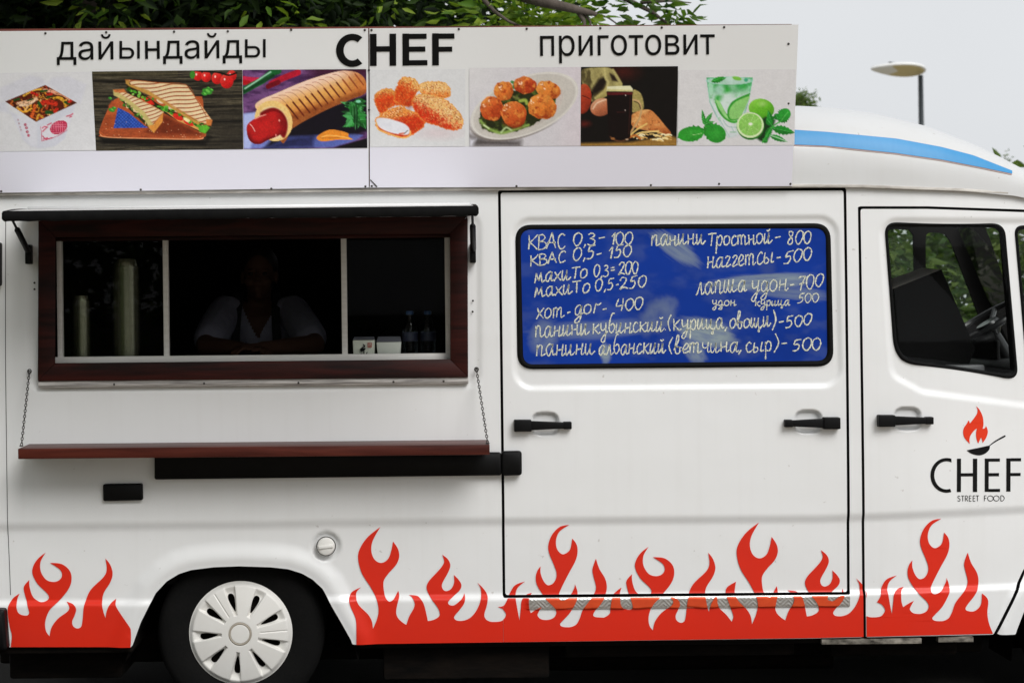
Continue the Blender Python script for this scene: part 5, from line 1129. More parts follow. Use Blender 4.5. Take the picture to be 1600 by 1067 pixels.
# 5 glazed balls on an oval plate
p = Pic([(733.2, 106.5), (907.5, 105), (907, 228.3), (733.5, 229.3)], 730, 100, 7.73, (206, 202, 206))
p.mix(sstep(700, 0, p.X) * sstep(700, 0, p.Y), (214, 212, 212), .8); p.mix(sstep(900, 1400, p.X), (212, 200, 206), .6); p.poly('20,860 200,900 650,930 640,1000 20,1000', (70, 64, 62), 90, a=.9); p.poly('20,900 110,910 60,1010 20,1010', (206, 204, 212), 50)
e = p.ed(690, 510, 690, 345, -.38); p.mix(np.clip((1 - e) * 90, 0, 1), (196, 190, 182)); p.mix(np.clip(1 - np.abs(e - .97) * 22, 0, 1), (222, 218, 212), .8); e2 = p.ed(640, 530, 560, 285, -.36); p.mix(np.clip((1 - e2) * 10, 0, 1), (182, 174, 164), .9); p.mix(np.clip((1 - e2) * 10, 0, 1) * sstep(700, 1200, p.X), (206, 192, 186), .8); p.mix(np.clip(1 - np.abs(e - 1.02) * 24, 0, 1) * sstep(600, 900, p.Y), (110, 100, 92), .8)
e3 = p.ed(610, 560, 500, 240, -.33) + .18 * (p.nz(60, 4) - .5); p.mix(np.clip((1 - e3) * 30, 0, 1), (36, 40, 18)); p.mix(np.clip((1 - e3) * 30, 0, 1) * np.clip((p.nz(50, 8) - .5) * 5, 0, 1), (96, 118, 44), .7)
p.line('160,690 240,770 400,835 560,800 740,740', 34, (130, 158, 78), 22); p.line('410,830 470,770 530,800', 22, (176, 196, 140), 14); p.line('200,740 260,780', 16, (206, 220, 170), 12); p.line('540,220 570,240 560,290', 34, (70, 130, 70)); p.line('640,450 700,440 720,480', 40, (150, 166, 70), 20); p.line('560,400 620,420', 26, (110, 110, 60), 20)
for cx, cy, rx, ry, rot, b in ((700, 260, 135, 105, .1, (176, 60, 26)), (980, 320, 155, 105, .3, (214, 122, 48)), (440, 330, 120, 115, -.5, (210, 112, 44)), (295, 540, 140, 150, -.2, (190, 74, 30)), (905, 520, 175, 150, .3, (212, 116, 44)), (565, 610, 150, 160, 0, (196, 84, 34))):
    m = p.blob3(cx, cy, rx, ry, b, (232, 160, 80), (104, 26, 10), rot, .22, int(cx)); p.mix(m * np.clip((p.nz(45, int(cx) + 3) - .5) * 4, 0, 1), (226, 150, 66), .75); p.mix(m * np.clip((p.nz(38, int(cx) + 6) - .55) * 5, 0, 1), (146, 44, 16), .7)
    r_ = random.Random(int(cx)); 
    for k in range(5): p.ell(cx - rx * r_.uniform(.2, .8), cy - ry * r_.uniform(.1, .8), r_.uniform(5, 14), r_.uniform(4, 8), (250, 224, 196), r_.uniform(0, 3), 10)
p.poly('420,690 480,730 620,740 700,680 660,770 560,790 440,740', (120, 40, 14), 30, a=.5); p.done('picture of glazed meatballs on an oval plate')

# 6 dark drink in a mug with bread
p = Pic([(907.8, 105.2), (1059.4, 104), (1057, 228), (907.2, 228.6)], 902, 98, 7.73, (16, 13, 12))
p.mix(np.clip(1.1 - p.ed(560, 120, 260, 140), 0, 1), (70, 22, 16), .8); p.poly('40,975 640,960 1130,880 1210,910 1210,1010 40,1010', (150, 110, 50), 40); p.mix(sstep(960, 1010, p.Y), (176, 138, 66), .5)
m, d = p.poly('50,110 130,70 290,60 400,70 480,160 545,280 470,330 380,390 260,440 170,470 200,360 130,340 60,260', (140, 128, 78), 14, True); p.mix(m * p.nz(60, 4, 130), (196, 184, 120), .8); p.mix(m * np.clip((p.nz(70, 7, 160) - .5) * 5, 0, 1), (64, 54, 30), .8)
p.poly('260,200 330,170 360,230 310,330 200,390 170,340', (30, 22, 16), 40); p.poly('390,130 450,160 490,230 420,220', (40, 28, 20), 24); p.line('330,80 340,180 370,250 330,350 220,430', 30, (190, 178, 116), 22); p.line('430,90 480,170 530,260', 30, (176, 164, 104), 20); p.poly('220,420 360,290 520,280 370,400 230,480', (176, 160, 92), 20, a=.7)
p.poly('670,350 720,340 780,400 800,560 700,600 660,580', (176, 160, 96), 14, True); p.mix((p.P('670,350 720,340 780,400 800,560 700,600 660,580') > 0) * p.nz(16, 5), (110, 96, 50), .6)
p.blob3(70, 440, 100, 180, (160, 52, 28), (206, 100, 60), (60, 14, 8), .1); p.line('60,400 110,420 150,440', 10, (70, 20, 12)); p.blob3(290, 540, 135, 105, (176, 100, 66), (232, 196, 160), (70, 26, 16), -.3); p.line('190,560 240,490 340,450', 12, (236, 210, 180), 16); p.mix(np.clip(1 - p.ed(90, 740, 110, 60), 0, 1), (110, 30, 22), .8)
m = p.poly('650,640 760,580 880,575 960,640 1060,760 1125,840 1110,875 1000,850 830,820 680,780 650,720', (206, 130, 70), 10, True)[0]; p.mix(m * np.clip((p.nz(90, 6, 50) - .42) * 4, 0, 1), (236, 184, 116), .8); p.mix(m * sstep(760, 860, p.Y), (150, 66, 26), .7); p.mix(m * np.clip((p.nz(26, 9) - .62) * 6, 0, 1), (130, 60, 26), .6)
for k in range(26): r_ = random.Random(900 + k); x = r_.uniform(720, 1080); y = 860 + (x - 720) * .12 + r_.uniform(-40, 60); p.line('%f,%f %f,%f %f,%f' % (x, y, x + 30, y - 4, x + 60, y + 6), 15, r_.choice([(238, 214, 150), (222, 184, 110), (250, 236, 190), (206, 160, 90)]))
p.line('640,880 720,810 840,740', 20, (226, 190, 110)); p.line('680,900 760,850 980,830', 22, (230, 196, 120)); p.line('640,900 700,880 760,920', 26, (190, 110, 50)); p.line('640,850 700,740 770,640', 12, (200, 120, 50))
p.line('670,450 740,470 770,540 760,650 700,760 640,860', 20, (196, 160, 110), 10); p.line('690,470 745,500 765,560', 7, (30, 22, 18))
p.poly('355,340 670,340 655,700 640,900 610,950 400,950 380,880 365,650', (18, 9, 9), 8); p.poly('356,360 668,360 666,390 358,395', (86, 22, 26), 12); p.line('400,900 460,940 540,950 620,920', 14, (110, 70, 40), 18); p.ell(430, 920, 26, 14, (150, 96, 52)); p.ell(600, 930, 18, 9, (190, 160, 130)); p.line('480,600 580,596', 6, (70, 26, 24)); p.ell(584, 398, 7, 7, (230, 210, 200)); p.ell(578, 578, 7, 7, (220, 200, 190)); p.line('640,400 632,640 620,860', 10, (60, 26, 20), 14)
p.poly('352,345 362,290 640,280 672,320 670,352', (222, 218, 180), 10); p.poly('356,350 668,350 668,335 358,320', (196, 186, 120), 14, a=.8); p.done('picture of a dark drink in a glass mug with bread')

# 7 mojito with limes
p = Pic([(1060, 110), (1243.5, 108.6), (1241.2, 227.2), (1058.4, 228.2)], 1050, 108, 8.0, (213, 211, 212))
m, d = p.poly('430,110 1010,110 985,260 960,400 880,700 800,830 700,860 640,760 560,600 470,420', (206, 216, 214), None)
g = sstep(420, 120, p.Y); p.mix(m * np.clip(g * 1.2 * (.45 + p.nz(110, 4)), 0, 1), (44, 158, 66), .9); p.mix(m * np.clip((p.nz(120, 8) - .5) * 5, 0, 1) * sstep(560, 200, p.Y), (178, 222, 196), .8); p.mix(m * np.clip((p.nz(70, 12) - .6) * 6, 0, 1), (60, 160, 60), .5); p.mix(m * sstep(18, 0, d), (90, 190, 150), .5); p.ell(665, 260, 60, 46, (52, 160, 60), .2, 40); p.ell(590, 370, 50, 40, (60, 166, 66), 0, 40); p.ell(700, 390, 100, 90, (206, 222, 214), 0, 60, .8); p.ell(600, 260, 60, 60, (176, 214, 196), .4, 50, .8)
p.mix(m * sstep(560, 700, p.Y), (214, 216, 218), .7)
e = p.ed(718, 150, 290, 50); p.mix(np.clip((1 - e) * 9, 0, 1), (196, 214, 210), .8); p.mix(np.clip(1 - np.abs(e - .97) * 14, 0, 1), (150, 206, 190), .9); p.leaf(490, 160, 680, 110, 34, (40, 150, 50), (120, 210, 110)); p.leaf(560, 150, 640, 95, 22, (50, 160, 50)); p.ell(810, 120, 60, 24, (120, 186, 70), .2); p.ell(720, 130, 40, 30, (190, 216, 206), 0, 20); p.ell(925, 140, 24, 22, (60, 160, 120), 0, 16)
p.poly('540,400 600,420 680,560 800,640 830,660 760,680 660,630 580,530', (60, 156, 50), 10, True); p.poly('545,400 600,420 690,580 800,640 740,650 640,580', (150, 208, 130), 12, True); p.poly('690,560 710,470 780,390 960,310 965,340 860,600 800,640 720,640', (52, 150, 44), 8, True); p.poly('712,560 730,490 800,410 950,345 960,380 860,590 790,630 730,620', (140, 200, 112), 10, True)
for t in ('470,410 520,520 560,600', '640,640 700,720 820,730', '600,640 680,780 720,850', '740,720 780,800', '900,560 940,450'): p.line(t, 8, (130, 170, 160), 10, .7)
p.ell(760, 820, 70, 40, (196, 204, 206), 0, 30, .6); p.line('730,790 800,790', 8, (110, 170, 120)); 
p.blob3(1118, 500, 160, 125, (96, 176, 40), (160, 214, 90), (40, 100, 16), .2); p.ell(1130, 440, 40, 26, (196, 232, 150), 0, 50, .6)
p.poly('1060,870 1100,640 1170,600 1290,640 1240,800 1180,920 1100,900', (26, 54, 26), 30)
for a in ((1250, 700, 1200, 520, 40), (1290, 560, 1330, 640, 46), (1180, 620, 1260, 720, 40), (1320, 640, 1480, 560, 70), (1350, 620, 1440, 500, 70), (1250, 740, 1540, 800, 54), (1220, 830, 1440, 910, 34), (1240, 720, 1160, 900, 36), (1130, 880, 1200, 910, 36)): p.leaf(*a, (34, 138, 44), (120, 200, 120))
p.ell(1410, 570, 72, 78, (44, 150, 50), .5); p.line('1340,680 1400,600 1450,540', 7, (110, 196, 100)); p.line('1130,920 1240,740 1380,640', 16, (60, 160, 60)); p.line('1225,830 1320,860 1430,905', 10, (236, 240, 236), 8, .7)
p.ell(982, 715, 172, 172, (34, 112, 28)); p.ell(978, 703, 168, 160, (214, 230, 184)); e = p.ed(978, 697, 148, 142); th = np.arctan2(p.Y - 697, p.X - 978); p.mix(np.clip((1 - e) * 20, 0, 1), (122, 188, 78)); p.mix(np.clip((1 - e) * 20, 0, 1) * p.nz(22, 4), (170, 214, 120), .7); p.mix(np.clip((1 - e) * 20, 0, 1) * (np.abs(np.sin(th * 5)) < .14) * (e > .15), (190, 224, 150), .7); p.ell(982, 690, 26, 18, (238, 240, 226), 0, 14)
for x0, y0, x1, y1, w in ((420, 770, 60, 860, 92), (400, 720, 670, 880, 108)): p.leaf(x0, y0, x1, y1, w, (44, 148, 44), (140, 206, 120))
p.ell(235, 815, 160, 92, (42, 146, 42), -.12); p.ell(545, 810, 130, 112, (40, 142, 42), .35); p.mix(np.clip(1 - p.ed(545, 810, 130, 112, .35), 0, 1) * p.nz(30, 3), (90, 186, 80), .6); p.mix(np.clip(1 - p.ed(235, 815, 160, 92, -.12), 0, 1) * p.nz(30, 6), (96, 190, 84), .6); p.line('260,825 320,818 370,805', 6, (180, 222, 150)); p.poly('395,865 420,850 430,895 410,890', (213, 211, 212))
for a in ((410, 700, 375, 510, 24), (415, 680, 505, 545, 26), (400, 700, 530, 655, 24), (430, 690, 375, 650, 20)): p.leaf(*a, (46, 150, 50), (130, 200, 120))
p.done('picture of a green mojito with limes and mint')
# ---------------------------------------------------------------- things inside the truck
M['cup'] = mat('clear_cup_plastic', (.34, .34, .25), .24, .7, var=.5, vscale=60, vcol=(.12, .12, .08), stretch=(.3, .3, 3)); M['cup'].node_tree.nodes['Principled BSDF'].inputs['Alpha'].default_value = .92
M['paper'] = mat('food_box_card', (.86, .87, .74), .6, var=.15, vscale=8)
M['white_card'] = mat('white_box_card', (.84, .85, .77), .6, var=.15, vscale=8)
M['pet'] = glass_mat('bottle_plastic', (.70, .78, .82), .9, .05); M['bluecap'] = mat('blue_cap', (.008, .06, .18), .4, var=.2); M['lab'] = mat('bottle_label', (.02, .026, .06), .5, var=.6, vscale=40, vcol=(.08, .09, .14))
M['stamp'] = mat('red_stamp_ink', (.55, .06, .04), .6, var=.4, vscale=40)
CZ = V3(400, 562, .1).z - .004                                         # counter top
ct = MB(); ct.rbox(V3(60, 560, .06).x, V3(735, 560, .06).x, .10, .98, CZ - .035, CZ, .004); ct.build('counter', M['dark'], truck, 'auto')
def cup_stack(label, px, top, y, r, n):
    c = V3(px, 560, y); zt2 = V3(px, top, y).z; h = (zt2 - CZ) / (n + 3); mb = MB(); prof = []
    for i in range(n): z = i * h; prof += [(r * .89, z), (r * 1.03, z + h * .12), (r * 1.03, z + h * .5), (r * .89, z + h * .62)]
    z = n * h; prof += [(r * .9, z), (r * .74, z + h * 3), (r * .70, z + h * 3.05), (0, z + h * 2.9)]
    mb.lathe(prof, 28); o = mb.build('cup_stack', M['cup'], None, 'auto'); o.location = (c.x, y, CZ); tag(o, label, 'cup stack', 'stacks of clear plastic cups'); return o
cup_stack('shorter stack of clear plastic cups behind the left pane, beside the window post', 128, 462, .22, .034, 34)
cup_stack('taller stack of clear plastic cups behind the left pane of the hatch', 198, 405, .24, .052, 40)
def carton(label, pxa, pxb, pyt, y, m, flare, lid):
    a, b = V3(pxa, pyt, y), V3(pxb, pyt, y); w = (b.x - a.x) / 2; cx = (a.x + b.x) / 2; h = a.z - CZ; t = thing('food_box', label, 'food box', (cx, y + w, CZ), 'paper food boxes on the counter')
    bm = bmesh.new(); k = 1 - flare
    vs = [bm.verts.new((sx * w * k, y + w + sy * w * k * .9, CZ + .0005)) for sx, sy in ((-1, -1), (1, -1), (1, 1), (-1, 1))] + [bm.verts.new((sx * w, y + w + sy * w * .9, CZ + h)) for sx, sy in ((-1, -1), (1, -1), (1, 1), (-1, 1))]
    for v in vs: v.co.x += cx
    bm.faces.new(vs[:4][::-1]); bm.faces.new(vs[4:])
    for i in range(4): bm.faces.new((vs[i], vs[(i + 1) % 4], vs[4 + (i + 1) % 4], vs[4 + i]))
    bmesh.ops.bevel(bm, geom=bm.edges[:], offset=.004, segments=2, profile=.5, affect='EDGES'); MB().addbm(bm).build('box_body', m, t, 'auto')
    mb = MB(); zt2 = CZ + h
    mb.add([(cx - w, y + w * .1, zt2 + .001), (cx + w, y + w * .1, zt2 + .001), (cx + w * .9, y + w * 1.9, zt2 + lid), (cx - w * .9, y + w * 1.9, zt2 + lid)], [(0, 1, 2, 3)]); mb.build('box_lid', mat('grey_lid', (.26, .26, .30), .6, var=.2), t, False)
    return t
bx1 = carton('cream food box with a black brush character and red stamp behind the hatch sill', 551, 585.5, 531.5, .115, M['paper'], .05, .012)
bx2 = carton('plain off-white flared food box beside the stamped one on the counter', 588, 627, 534.5, .115, M['white_card'], .12, .02)
fp = lambda U, V: (lambda q: (q[0], np.full(np.shape(U), 0.1135), q[2]))(pt(np.asarray(U, float), np.asarray(V, float), 0.1135))
BZ = (540, 500, 8.0)
brush = [("215,298 232,306 246,318 238,330 222,326", 1), ("186,384 178,374 192,352 214,336 244,330 240,340 216,352 200,368", 1), ("186,388 200,366 226,352 248,352 246,368 226,384 204,396", 1), ("225,376 234,378 234,430 226,440 220,430", 1), ("262,404 274,400 268,420 250,440 240,444", 1), ("172,430 196,414 214,416 200,428", 1)]
decal('brush_character', [crv(t, *BZ, n=4, closed=True) for t, _ in brush], fp, M['ink'], bx1, 0, 0)
rs = lambda x0, y0, x1, y1: [(BZ[0] + a / 8.0, BZ[1] + b / 8.0) for a, b in ((x0, y0), (x1, y0), (x1, y1), (x0, y1))]
decal('red_stamp', [rs(274, 283, 328, 290), rs(274, 332, 328, 341), rs(274, 290, 281, 332), rs(321, 290, 328, 332), rs(286, 294, 297, 312), rs(286, 318, 292, 330), rs(302, 294, 308, 330), rs(310, 304, 319, 310), rs(311, 316, 318, 330), rs(296, 318, 300, 329)], fp, M['stamp'], bx1, 0, 0)
def bottle(label, px, y, src=None):
    c = V3(px, 560, y); zt2 = V3(px, 486, y).z; h = zt2 - CZ; t = thing('water_bottle', label, 'bottle', (c.x, y, CZ), 'plastic water bottles on the counter')
    Mx = Matrix.Translation((c.x, y, CZ)); R = .032; prof = [(0, .004), (R * .8, .0), (R, .008)]
    for i in range(7): z = .02 + i * .011; prof += [(R, z), (R * .93, z + .004), (R, z + .008)]
    prof += [(R, h * .58), (R * .95, h * .64), (R * .6, h * .80), (R * .40, h * .88), (R * .40, h * .93)]
    mb = MB(); mb.lathe(prof, 24, Mx); mb.build('bottle_body', M['pet'], t, 'auto')
    mb = MB(); mb.lathe([(R * .46, h * .925), (R * .47, h * .985), (R * .42, h), (0, h)], 20, Mx); mb.build('bottle_cap', M['bluecap'], t, 'auto')
    mb = MB(); mb.lathe([(R * 1.012, h * .36), (R * 1.012, h * .55)], 24, Mx); mb.build('bottle_label', M['lab'], t, True); return t
bottle('blue capped water bottle standing next to the off-white food box', 641, .27); bottle('blue capped water bottle nearest the right post of the hatch', 669, .30)

# box on the cab's passenger seat
o = MB()
A_ = [(1390, 454), (1398, 450), (1471, 421), (1524, 545), (1500, 600), (1386, 606)]; B_ = [(1376, 444), (1386, 438), (1440, 419), (1500, 545), (1480, 600), (1372, 606)]
n_ = len(A_); vs = [V3(*q, .33) for q in A_] + [V3(*q, .80) for q in B_]
o.add(vs, [tuple(range(n_)), tuple(n_ + i for i in range(n_))[::-1]] + [(i, n_ + i, n_ + (i + 1) % n_, (i + 1) % n_) for i in range(n_)])
o.mi = [0] * len(o.f); o.mi[3] = 1; o.mi[2] = 1
cb = o.build('storage_box', [mat('shaded_box_card', (.004, .004, .004), .8, var=.3, spec=.1), mat('lit_box_top', (.82, .74, .64), .7, var=.2)], None, False)  # one card: sides coloured dark for shade, top pale as if lit
tag(cb, 'storage box with shade-dark sides and a lit beige top leaning on the passenger seat', 'box')

# ---------------------------------------------------------------- the person behind the hatch, sitting and leaning on the counter
def cap_chain(mb, P, R, n=14):
    """tapered rounded limb"""
    P = [Vector(p) for p in P]; pts = []; rad = []
    d0 = (P[0] - P[1]).normalized(); d1 = (P[-1] - P[-2]).normalized()
    for k in (1.0, .92, .7, .38): pts.append(P[0] + d0 * R[0] * k * .95); rad.append(R[0] * math.sqrt(max(.02, 1 - k * k)))
    for i in range(len(P) - 1):
        for k in range(6): t = k / 6; pts.append(P[i].lerp(P[i + 1], t)); rad.append(R[i] + (R[i + 1] - R[i]) * t)
    pts.append(P[-1]); rad.append(R[-1])
    for k in (.38, .7, .92, 1.0): pts.append(P[-1] + d1 * R[-1] * k * .95); rad.append(R[-1] * math.sqrt(max(.02, 1 - k * k)))
    mb.tube(pts, rad, n)
def ellips(mb, c, r, rot=None, n=20, m_=14):
    vs = []; fs = []
    for i in range(m_ + 1):
        a = math.pi * i / m_
        for k in range(n): b = 2 * math.pi * k / n; v = Vector((r[0] * math.sin(a) * math.cos(b), r[1] * math.sin(a) * math.sin(b), r[2] * math.cos(a))); vs.append(Vector(c) + (rot @ v if rot else v))
    for i in range(m_):
        for k in range(n): fs.append((i * n + k, i * n + (k + 1) % n, (i + 1) * n + (k + 1) % n, (i + 1) * n + k))
    mb.add(vs, fs)
def remeshed(mb, name, vox, sm, m, parent):
    me = mesh_from(name, mb.v, mb.f); bm = bmesh.new(); bm.from_mesh(me); bmesh.ops.remove_doubles(bm, verts=bm.verts, dist=1e-5); bmesh.ops.recalc_face_normals(bm, faces=bm.faces); bm.to_mesh(me); bm.free()
    o = bpy.data.objects.new('tmp', me); COL.objects.link(o); r = o.modifiers.new('r', 'REMESH'); r.mode = 'VOXEL'; r.voxel_size = vox
    s_ = o.modifiers.new('s', 'SMOOTH'); s_.factor = .5; s_.iterations = sm
    dg = bpy.context.evaluated_depsgraph_get(); me2 = bpy.data.meshes.new_from_object(o.evaluated_get(dg)); bpy.data.objects.remove(o); me2.name = name; me2.materials.clear()
    return link(name, me2, m, parent, True)
PY = 1.22; SC = .00247 * (D + PY) / D
hc = V3(405, 432, PY - .06); nk = V3(404, 474, PY); chs = V3(404, 510, PY + .02)
sl, sr = V3(352, 487, PY), V3(458, 487, PY); el, er = Vector((V3(322, 556, .90).x, .90, CZ + .045)), Vector((V3(492, 556, .90).x, .90, CZ + .045))
hl, hr = Vector((chs.x - .03, .76, CZ + .035)), Vector((chs.x + .06, .71, CZ + .036)); pel = Vector((chs.x, 1.42, CZ - .28))
person = thing('person', 'person in a white V-neck shirt and dark apron leaning inside the serving hatch', 'person', (pel.x, pel.y, .53))
mb = MB(); sp = chs.lerp(pel, .5)
ellips(mb, chs + Vector((0, .02, -.01)), (.165, .105, .14)); ellips(mb, sp, (.145, .105, .17)); ellips(mb, pel, (.17, .125, .12)); cap_chain(mb, [chs, sp, pel], [.12, .12, .13])
cap_chain(mb, [chs + Vector((0, 0, .05)), nk, hc + Vector((0, .03, -.04))], [.075, .054, .055])
head = hc; ellips(mb, head + Vector((0, .02, .03)), (.074, .092, .095)); ellips(mb, head + Vector((0, -.012, -.035)), (.058, .068, .075))
cap_chain(mb, [head + Vector((0, -.078, .018)), head + Vector((0, -.096, -.014))], [.008, .014]); ellips(mb, head + Vector((0, -.076, -.052)), (.024, .012, .0065)); ellips(mb, head + Vector((0, -.074, -.062)), (.020, .012, .006)); ellips(mb, head + Vector((0, -.066, -.088)), (.024, .02, .018))
for s_ in (-1, 1):
    ellips(mb, head + Vector((s_ * .077, .015, -.005)), (.010, .020, .032)); ellips(mb, head + Vector((s_ * .032, -.066, .024)), (.022, .012, .006)); ellips(mb, head + Vector((s_ * .04, -.05, -.025)), (.024, .026, .022))
for s_, sh, eb, hd in ((-1, sl, el, hl), (1, sr, er, hr)):
    cap_chain(mb, [chs + Vector((s_ * .05, 0, .04)), sh, eb], [.07, .062, .046]); cap_chain(mb, [eb, hd], [.045, .029])
    f = (hd - eb).normalized(); side = Vector((f.y, -f.x, 0)).normalized() * s_; upv = Vector((0, 0, 1))
    pc = hd + f * .05; ellips(mb, pc, (.043, .043, .016)); cap_chain(mb, [hd, hd + f * .085], [.026, .022])
    for k, (off_, L) in enumerate(((-.030, .072), (-.010, .082), (.010, .076), (.030, .058))):
        b0 = hd + f * .085 + side * off_; cap_chain(mb, [b0, b0 + f * L * .45 + upv * .006, b0 + f * L * .78 - upv * .004, b0 + f * L - upv * .016], [.0095, .009, .0082, .0072], 10)
    b0 = hd + f * .03 - side * .03; cap_chain(mb, [b0, b0 + f * .03 - side * .025, b0 + f * .062 - side * .028 - upv * .006], [.012, .0105, .0085], 10)
    hip = pel + Vector((s_ * .095, -.02, -.03)); kn = hip + Vector((s_ * .05, -.40, .0)); an = Vector((kn.x, kn.y + .02, .60)); cap_chain(mb, [hip, kn], [.088, .060]); cap_chain(mb, [kn, an], [.058, .038]); cap_chain(mb, [an + Vector((0, .04, -.03)), an + Vector((0, -.14, -.045))], [.036, .026])
pb = remeshed(mb, 'body', .0062, 3, mat('skin', (.11, .055, .036), .6, var=.2, vscale=12, vcol=(.09, .042, .027), spec=.2), person)
mb = MB()
for s_ in (-1, 1): ellips(mb, head + Vector((s_ * .031, -.0665, .010)), (.012, .009, .0075))
mb.build('eyes', mat('dark_eye', (.03, .02, .015), .2), person, True)
mb = MB(); ellips(mb, head + Vector((0, .034, .048)), (.085, .094, .092)); ellips(mb, head + Vector((0, .10, -.01)), (.062, .05, .08)); ellips(mb, head + Vector((0, .12, .07)), (.04, .04, .04))
remeshed(mb, 'hair', .007, 2, mat('dark_hair', (.012, .009, .007), .5, bump=.5, bscale=160, stretch=(1, 1, .2)), person)
mb = MB(); ellips(mb, chs + Vector((0, .02, -.015)), (.178, .118, .145)); ellips(mb, sp, (.158, .118, .18)); cap_chain(mb, [chs, sp, pel + Vector((0, 0, .05))], [.132, .132, .14])
for s_, sh, eb in ((-1, sl, el), (1, sr, er)): cap_chain(mb, [chs + Vector((s_ * .06, 0, .035)), sh, sh.lerp(eb, .50), sh.lerp(eb, .80)], [.082, .076, .078, .074])
cap_chain(mb, [chs + Vector((0, 0, .06)), nk + Vector((0, .01, -.03))], [.09, .066])
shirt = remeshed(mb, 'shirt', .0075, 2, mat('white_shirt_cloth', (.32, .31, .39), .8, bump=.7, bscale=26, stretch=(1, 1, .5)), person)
bm = bmesh.new(); bm.from_mesh(shirt.data)
vb = V3(403, 527, PY - .12)
cut = [v for v in bm.verts if v.co.y < chs.y - .02 and v.co.z > vb.z and abs(v.co.x - vb.x) < (v.co.z - vb.z) * .52 and v.co.z < nk.z + .3]
bmesh.ops.delete(bm, geom=cut, context='VERTS')
cut = [v for v in bm.verts if (v.co - (nk + Vector((0, .01, .03)))).length < .078]
bmesh.ops.delete(bm, geom=cut, context='VERTS'); bm.to_mesh(shirt.data); bm.free()
mb = MB()                                                            # apron: bib and two straps
for s_ in (-1, 1): 
    x0 = chs.x + s_ * .085; path = [Vector((x0, chs.y + .10, chs.z + .09)), Vector((x0, chs.y, chs.z + .150)), Vector((x0, chs.y - .085, chs.z + .075)), Vector((x0 + s_ * .004, chs.y - .12, chs.z)), Vector((x0 + s_ * .01, chs.y - .125, chs.z - .10))]
    P = [path[0]]
    for i in range(len(path) - 1):
        for k in range(1, 7): P.append(path[i].lerp(path[i + 1], k / 6))
    vs = []
    for q in P: vs += [q + Vector((-.019, 0, 0)), q + Vector((.019, 0, 0)), q + Vector((.019, -.004, .003)), q + Vector((-.019, -.004, .003))]
    mb.add(vs, [(i * 4 + k, i * 4 + (k + 1) % 4, (i + 1) * 4 + (k + 1) % 4, (i + 1) * 4 + k) for i in range(len(P) - 1) for k in range(4)])
mb.rbox(chs.x - .15, chs.x + .15, chs.y - .138, chs.y - .128, CZ - .30, chs.z - .085, .004); mb.build('apron', mat('dark_apron_cloth', (.012, .012, .013), .85, var=.3), person, 'auto')
mb = MB()
for s_ in (-1, 1):
    hip = pel + Vector((s_ * .095, -.02, -.03)); kn = hip + Vector((s_ * .05, -.40, .0)); an = Vector((kn.x, kn.y + .02, .66)); cap_chain(mb, [pel + Vector((s_ * .05, 0, 0)), hip, kn, an], [.125, .105, .076, .056])
remeshed(mb, 'trousers', .01, 2, mat('dark_trousers', (.015, .016, .02), .85), person)
mb = MB(); zt2 = pel.z - .125
mb.lathe([(0, zt2), (.17, zt2), (.178, zt2 - .02), (.17, zt2 - .045), (0, zt2 - .045)], 28, Matrix.Translation((pel.x, pel.y + .02, 0)))
stl = thing('stool', 'round dark stool under the person inside the truck', 'stool', (pel.x, pel.y + .02, .53)); mb.build('seat', M['plastic'], stl, 'auto')
for k in range(4):
    a = math.pi / 4 + k * math.pi / 2; mb = MB(); mb.tube([Vector((pel.x + .11 * math.cos(a), pel.y + .02 + .11 * math.sin(a), zt2 - .04)), Vector((pel.x + .18 * math.cos(a), pel.y + .02 + .18 * math.sin(a), .531))], .013, 8); mb.build('leg', M['screw'], stl, True)

# ---------------------------------------------------------------- ground
g = MB(); R = 400; g.add([(-R, -R, 0), (R, -R, 0), (R, R, 0), (-R, R, 0)], [(0, 1, 2, 3)])
go = g.build('road', mat('asphalt', (.030, .028, .026), .95, var=.5, vscale=1.2, vcol=(.05, .045, .04), bump=.4, bscale=120, spec=.1), None, False); go['kind'] = 'structure'; go['label'] = 'dark asphalt road under the truck'
g = MB(); g.add([(-200, 4.2, .05), (200, 4.2, .05), (200, 90, .05), (-200, 90, .05)], [(0, 1, 2, 3)]); go = g.build('added_bounce_ground', mat('pale_bounce_ground', (.30, .27, .22), .95, var=.6, vscale=.8, vcol=(.20, .19, .13), spec=.1), None, False); go['kind'] = 'structure'; go['label'] = 'pale ground added behind the truck to bounce light'  # pale sheet added to bounce light up under the lamp head
g = MB(); g.rbox(-60, 60, -14, -.75, -.2, .11, .012, 2); go = g.build('pavement', mat('pale_paving', (.34, .285, .215), .9, var=.5, vscale=1.5, vcol=(.22, .19, .155), bump=.3, bscale=60), None, 'auto'); go['kind'] = 'structure'; go['label'] = 'pale paved pavement in front of the truck'

